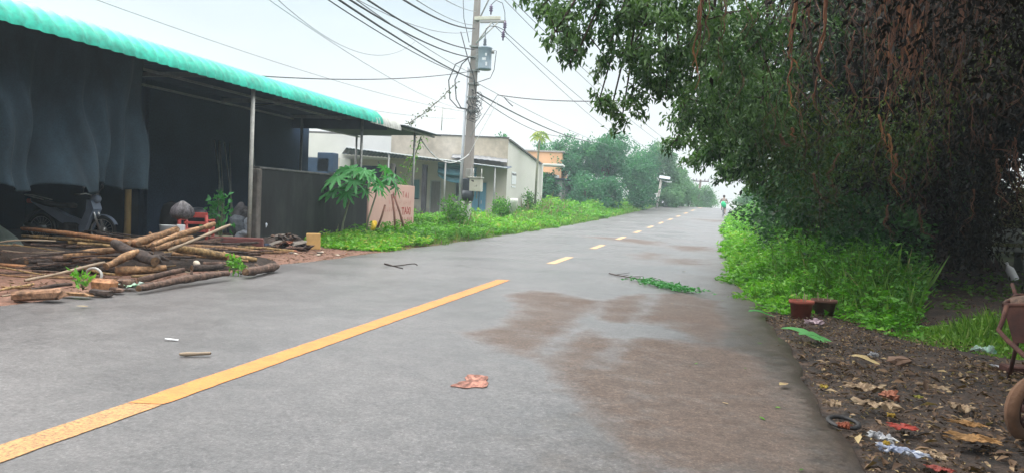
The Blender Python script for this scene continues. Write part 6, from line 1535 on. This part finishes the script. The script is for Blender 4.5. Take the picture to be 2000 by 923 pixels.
wrapper((0.98, 4.13, 0.05), (.03, .03, .02), M('yellow_band', (.36, .24, .03), .5, .2, 18), 'tiny yellow scrap between the two foil packets', 55, 0, 'scrap', 'yellow_scrap')
for k, (p, c, lab) in enumerate([((0.89, 5.50, 0.02), (.34, .25, .04), 'yellow scrap near the asphalt edge beside pale leaves'), ((1.18, 4.88, 0.02), (.34, .22, .03), 'small yellow scrap just above the red lid'), ((1.48, 5.47, 0.02), (.26, .25, .04), 'yellow green scrap on the dark soil right of the papers')]):
    wrapper(p, (.05, .04, .02), M('scrap_%s' % ('amber', 'gold', 'lime')[k], c, .6, .2, 15), lab, 60 + k, k, 'scrap', 'yellow_scrap')
wrapper((2.59, 7.68, 0.03), (.16, .05, .05), M('green_white_tube', (.45, .60, .52), .4, .35, 16, col2=(.10, .36, .18)), 'small green and white tube on the dark soil near the wheelbarrow', 65, .1, 'tube', 'plastic_tube')
wrapper((2.47, 6.97, 0.02), (.12, .05, .02), PACK, 'white scrap on the dark soil left of the wheelbarrow', 66, -.2, 'scrap', 'white_scrap')
wrapper((1.52, 6.99, 0.02), (.08, .06, .03), PACK, 'pale scrap behind the yellow green dead leaf', 67, .6, 'scrap', 'white_scrap')
chunk((1.67, 6.79, 0.03), (.14, .12, .06), .4, M('brown_clod', (.16, .10, .07), .95, .3, 8, bmp=.6), 'brown earth clod in the middle of the leaf litter', 'earth_clod', 'clod', 71, .3)

# concrete bench, bottle, boards
BC = M('mossy_concrete', (.22, .24, .21), .9, .3, 5, bmp=.3)
bn = empty('concrete_bench', (6.5, 19.2, .25), 'grey mossy concrete bench behind the fig trunk at right', 'bench')
bz = Zg(6.5, 18.5)
b = MB(); b.box((6.55, 18.6, bz + .48), (1.05, .42, .09), rot_z(.2), bev=.015); P_(b, 'seat', BC, bn)
for dx in (-.35, .35):
    b = MB(); b.box((6.55 + dx, 18.6 + dx * .2, bz + .2), (.10, .34, .46), rot_z(.2), bev=.01); P_(b, 'leg', BC, bn)
b = MB(); b.box((6.5, 18.85, bz + .78), (1.0, .05, .34), rot_z(.2) @ Matrix.Rotation(-.2, 3, 'X'), bev=.012); P_(b, 'backrest', BC, bn)
bo = empty('white_bottle', (5.85, 16.00, 0.29), 'white plastic bottle leaning beside the concrete bench', 'bottle'); bp = Vector((5.83, 16.00, 0.30))
b = MB(); b.lathe([(0, -.02), (.07, -.02), (.075, .0), (.075, .2), (.03, .27), (.028, .31), (0, .31)], (0, 0, 0), 16); o = b.build('body', WHITE_PL, bo); o.matrix_parent_inverse = Matrix.Translation(bo.location).inverted(); o.location = bp + Vector((0, 0, -.1)); o.rotation_euler = (0, -.5, 0)
b = MB(); b.lathe([(0, .30), (.034, .30), (.034, .34), (0, .34)], (0, 0, 0), 12); c = b.build('cap', WHITE_PL, bo); c.matrix_parent_inverse = o.matrix_parent_inverse; c.location = o.location; c.rotation_euler = o.rotation_euler

# wheelbarrow at the right edge
RUST = M('rusty_red_metal', (.055, .019, .014), .85, .6, 9, col2=(.11, .045, .028), bmp=.3)
wb = empty('wheelbarrow', (2.2, 5.0, 0), 'rusty red wheelbarrow mostly beyond the right edge with a muddy tyre', 'wheelbarrow')
wc = Vector((0, 0, 0))
def turned(mb, at, rz):
    c_, s_ = math.cos(rz), math.sin(rz)
    mb.v = [(at[0] + x * c_ - y * s_, at[1] + x * s_ + y * c_, at[2] + z) for x, y, z in mb.v]; return mb
WC = (1.83, 4.66, 0.19)
b = MB(); b.torus(wc, .152, .036, 'x', 30, 12); wh = P_(turned(b, WC, -1.0), 'wheel', M('muddy_tyre', (.13, .07, .042), .9, .35, 9, bmp=.5), wb)
b = MB(); b.torus(wc, .10, .012, 'x', 26, 8); b.lathe([(0, -.05), (.03, -.05), (.03, .05), (0, .05)], wc, 12, 'x')
for k in range(5):
    a = k * 1.2566; b.tube([wc, wc + Vector((0, .1 * math.cos(a), .1 * math.sin(a)))], .010, 5)
turned(b, WC, -1.0); rim = b.build('rim', RUST, wh)
T0, T1, T2, T3 = Vector((2.10, 5.90, 0.64)), Vector((2.43, 5.60, 0.71)), Vector((2.90, 6.70, 0.69)), Vector((2.46, 6.70, 0.65))
Bm = [Vector((2.14, 5.80, 0.40)), Vector((2.36, 5.60, 0.45)), Vector((2.69, 6.40, 0.45)), Vector((2.40, 6.40, 0.43))]
b = MB(); tops = [T0, T1, T2, T3]
b.add(tops + Bm, [(4, 5, 6, 7)] + [(i, (i + 1) % 4, 4 + (i + 1) % 4, 4 + i) for i in range(4)]); o = P_(b, 'tray', RUST, wb); o.modifiers.new('t', 'SOLIDIFY').thickness = .008
b = MB(); b.tube(tops + [T0], .016, 8); P_(b, 'tray_rim', RUST, wb)
for pts in ([(2.06, 5.75, 0.65), (2.01, 5.65, 0.57), (1.97, 5.60, 0.50), (1.99, 5.50, 0.45), (2.03, 5.25, 0.37), (WC[0] - .02, WC[1] + .05, .20)], [(2.43, 5.60, 0.69), (2.43, 5.50, 0.53), (2.25, 5.20, 0.39), (WC[0] + .12, WC[1] - .06, .20)]):
    b = MB(); b.tube(pts, .016, 8); P_(b, 'frame_tube', RUST, wb)
for s_ in (0, 1):
    h0 = Bm[2 + s_]; b = MB(); b.tube([h0 + Vector((0, 0, .02)), Vector((h0.x, h0.y + .15, Zg(h0.x, h0.y)))], .015, 7); P_(b, 'leg', RUST, wb)
    b = MB(); b.tube([tops[3 - s_], tops[3 - s_] + Vector((.15, .5, .05))], .016, 8); P_(b, 'handle', RUST, wb)
b = MB(); b.blob(Vector((2.46, 6.10, 0.65)), (.22, .3, .07), 8, .4); tag(b.build('soil_load', WOODS['bark']), 'brown load of soil lying in the rusty wheelbarrow', 'soil')
b = MB(); b.box((3.1, 6.9, .04), (1.3, .16, .06), rot_z(.12), bev=.01); tag(b.build('rust_board', RUST), 'rust brown board lying on the soil behind the wheelbarrow', 'board')

# ------------------------------------------------------------------ cyclist at the crest
zx, zy = 1.69, 61.75; zz = Zp(zy) + .0
bk = empty('bicycle', (zx, zy, zz), 'bicycle ridden toward the crest of the road', 'bicycle')
for dy in (-.52, .52):
    b = MB(); b.torus((zx, zy + dy, zz + .33), .31, .02, 'x', 28, 8); w_ = P_(b, 'wheel', BLACK, bk)
    b = MB(); b.torus((zx, zy + dy, zz + .33), .28, .012, 'x', 28, 6)
    for k in range(12): b.tube([(zx, zy + dy, zz + .33), (zx, zy + dy + .28 * math.cos(k * .5236), zz + .33 + .28 * math.sin(k * .5236))], .004, 4)
    b.build('rim', CHROME, w_)
b = MB(); bbk = (zx, zy - .08, zz + .32); hd_ = (zx, zy + .36, zz + .82); st_ = (zx, zy - .2, zz + .78)
for p, q in ((bbk, hd_), (bbk, st_), (st_, hd_), (bbk, (zx, zy - .52, zz + .33)), (st_, (zx, zy - .52, zz + .33)), (hd_, (zx, zy + .52, zz + .33))): b.tube([p, q], .018, 7)
P_(b, 'frame', M('silver_frame', (.45, .45, .50), .4, .2, 5, metal=.4), bk)
b = MB(); b.box((zx, zy - .2, zz + .82), (.16, .26, .06), bev=.02); P_(b, 'saddle', BLACK, bk)
b = MB(); b.tube([hd_, (zx, zy + .34, zz + .98), (zx - .27, zy + .26, zz + 1.0)], .013, 6); b.tube([(zx, zy + .34, zz + .98), (zx + .27, zy + .26, zz + 1.0)], .013, 6); P_(b, 'handlebar', CHROME, bk)
for s, q in ((1, -.17), (-1, .17)):
    b = MB(); b.tube([(zx + s * .06, zy - .08, zz + .32), (zx + s * .08, zy - .08, zz + .32 + q)], .012, 6); b.box((zx + s * .13, zy - .08, zz + .32 + q), (.1, .08, .025)); P_(b, 'pedal', DARK_PLASTIC, bk)
b = MB(); b.box((zx, zy - .5, zz + .70), (.14, .36, .02)); P_(b, 'rear_rack', DARK_PLASTIC, bk)
def skin(name, joints, edges, rads, mat, parent, root_i=0, sub=1):
    me = bpy.data.meshes.new(name); me.from_pydata([Vector(j) for j in joints], edges, []); me.update()
    o = bpy.data.objects.new(name, me); COL.objects.link(o)
    s = o.modifiers.new('skin', 'SKIN'); o.modifiers.new('sub', 'SUBSURF').levels = sub; o.modifiers['sub'].render_levels = sub
    if not me.skin_vertices: bpy.context.view_layer.objects.active = o
    for i, r in enumerate(rads): me.skin_vertices[0].data[i].radius = (r, r) if not isinstance(r, tuple) else r
    me.skin_vertices[0].data[root_i].use_root = True
    bpy.context.view_layer.update(); dg = bpy.context.evaluated_depsgraph_get()
    m2 = bpy.data.meshes.new_from_object(o.evaluated_get(dg)); bpy.data.objects.remove(o)
    m2.materials.clear(); m2.materials.append(mat)
    for p in m2.polygons: p.use_smooth = True
    o2 = bpy.data.objects.new(name, m2); COL.objects.link(o2)
    if parent: o2.parent = parent
    return o2
SKIN = M('skin', (.30, .18, .125), .6, .1, 8, bmp=0)
B = Vector((zx, zy, zz))
J = {'pel': (0, -.22, .88), 'waist': (0, -.18, 1.03), 'chest': (0, -.08, 1.24), 'neck': (0, -.02, 1.39), 'head0': (0, .01, 1.45), 'head': (0, .02, 1.55), 'crown': (0, .01, 1.63),
     'shL': (-.17, -.06, 1.33), 'elL': (-.27, .08, 1.12), 'wrL': (-.25, .24, 1.02), 'haL': (-.24, .30, 1.02),
     'shR': (.17, -.06, 1.33), 'elR': (.29, .08, 1.12), 'wrR': (.25, .24, 1.02), 'haR': (.24, .30, 1.02),
     'hipL': (-.10, -.2, .84), 'knL': (-.12, .14, .80), 'anL': (-.13, -.02, .53), 'toL': (-.13, .12, .50),
     'hipR': (.10, -.2, .84), 'knR': (.12, .08, .54), 'anR': (.13, -.09, .20), 'toR': (.13, .06, .165)}
names = list(J); ix_ = {n: i for i, n in enumerate(names)}
E_ = [('pel', 'waist'), ('waist', 'chest'), ('chest', 'neck'), ('neck', 'head0'), ('head0', 'head'), ('head', 'crown'), ('chest', 'shL'), ('shL', 'elL'), ('elL', 'wrL'), ('wrL', 'haL'), ('chest', 'shR'), ('shR', 'elR'), ('elR', 'wrR'), ('wrR', 'haR'), ('pel', 'hipL'), ('hipL', 'knL'), ('knL', 'anL'), ('anL', 'toL'), ('pel', 'hipR'), ('hipR', 'knR'), ('knR', 'anR'), ('anR', 'toR')]
RD = {'pel': .13, 'waist': .115, 'chest': .13, 'neck': .055, 'head0': .07, 'head': .10, 'crown': .06, 'hip': .085, 'kn': .058, 'an': .038, 'to': .035, 'sh': .06, 'el': .042, 'wr': .03, 'ha': .038}
per = skin('person', [B + Vector(J[n]) for n in names], [(ix_[a], ix_[c]) for a, c in E_], [RD.get(n, RD.get(n[:-1])) for n in names], SKIN, None)
tag(per, 'person in a grey brown striped shirt and dark shorts cycling away up the road', 'person')
def sub_skin(nm, keep, rads, mat):
    k = [n for n, _ in keep]; m = {n: i for i, n in enumerate(k)}
    return skin(nm, [B + Vector(p) for _, p in keep], [(m[a], m[c]) for a, c in rads[1]], rads[0], mat, per)
SHIRT = M('grey_brown_shirt', (.20, .17, .15), .85, .15, 6)
mid = lambda a, c, t: tuple(J[a][i] + (J[c][i] - J[a][i]) * t for i in range(3))
sub_skin('shirt', [('a', (0, -.21, .94)), ('b', J['waist']), ('c', J['chest']), ('d', mid('chest', 'neck', .8)), ('e', J['shL']), ('f', mid('shL', 'elL', .75)), ('g', J['shR']), ('h', mid('shR', 'elR', .75))], ([.145, .14, .155, .08, .078, .062, .078, .062], [('a', 'b'), ('b', 'c'), ('c', 'd'), ('c', 'e'), ('e', 'f'), ('c', 'g'), ('g', 'h')]), SHIRT)
b = MB(); b.torus((zx, zy - .125, zz + 1.13), .150, .022, 'z', 24, 6, sx=1.3); b.build('shirt_stripe', M('pale_stripe', (.62, .52, .48), .85, .1, 6), per)
sub_skin('shorts', [('a', (0, -.22, .93)), ('b', J['pel']), ('c', J['hipL']), ('d', mid('hipL', 'knL', .85)), ('e', J['hipR']), ('f', mid('hipR', 'knR', .85))], ([.14, .15, .105, .082, .105, .082], [('a', 'b'), ('b', 'c'), ('c', 'd'), ('b', 'e'), ('e', 'f')]), M('dark_shorts', (.045, .05, .085), .85, .15, 6))
b = MB(); b.blob(B + Vector((0, .0, 1.575)), (.105, .11, .095), 2, .1, 8, 12); b.build('hair', M('black_hair', (.03, .022, .02), .6, .2, 8), per)
b = MB(); b.blob(B + Vector((.0, -.47, .90)), (.20, .14, .24), 4, .15, 12, 16); o = b.build('green_bag', M('bright_green_bag', (.02, .52, .22), .5, .12, 5)); tag(o, 'bright green round bag carried on the rack behind the cyclist', 'bag')
# ------------------------------------------------------------------ the damp air
def haze():
    m = bpy.data.materials.new('haze'); m.use_nodes = True
    t = m.node_tree; t.nodes.clear()
    o = t.nodes.new('ShaderNodeOutputMaterial'); v = t.nodes.new('ShaderNodeVolumePrincipled')
    v.inputs['Color'].default_value = (.74, .90, 1.0, 1); v.inputs['Density'].default_value = .0016
    v.inputs['Anisotropy'].default_value = .2
    t.links.new(v.outputs[0], o.inputs['Volume'])
    b = MB(); b.box((0, 119, 12), (330, 375, 30))
    tag(b.build('haze', m), kind='stuff')
haze()
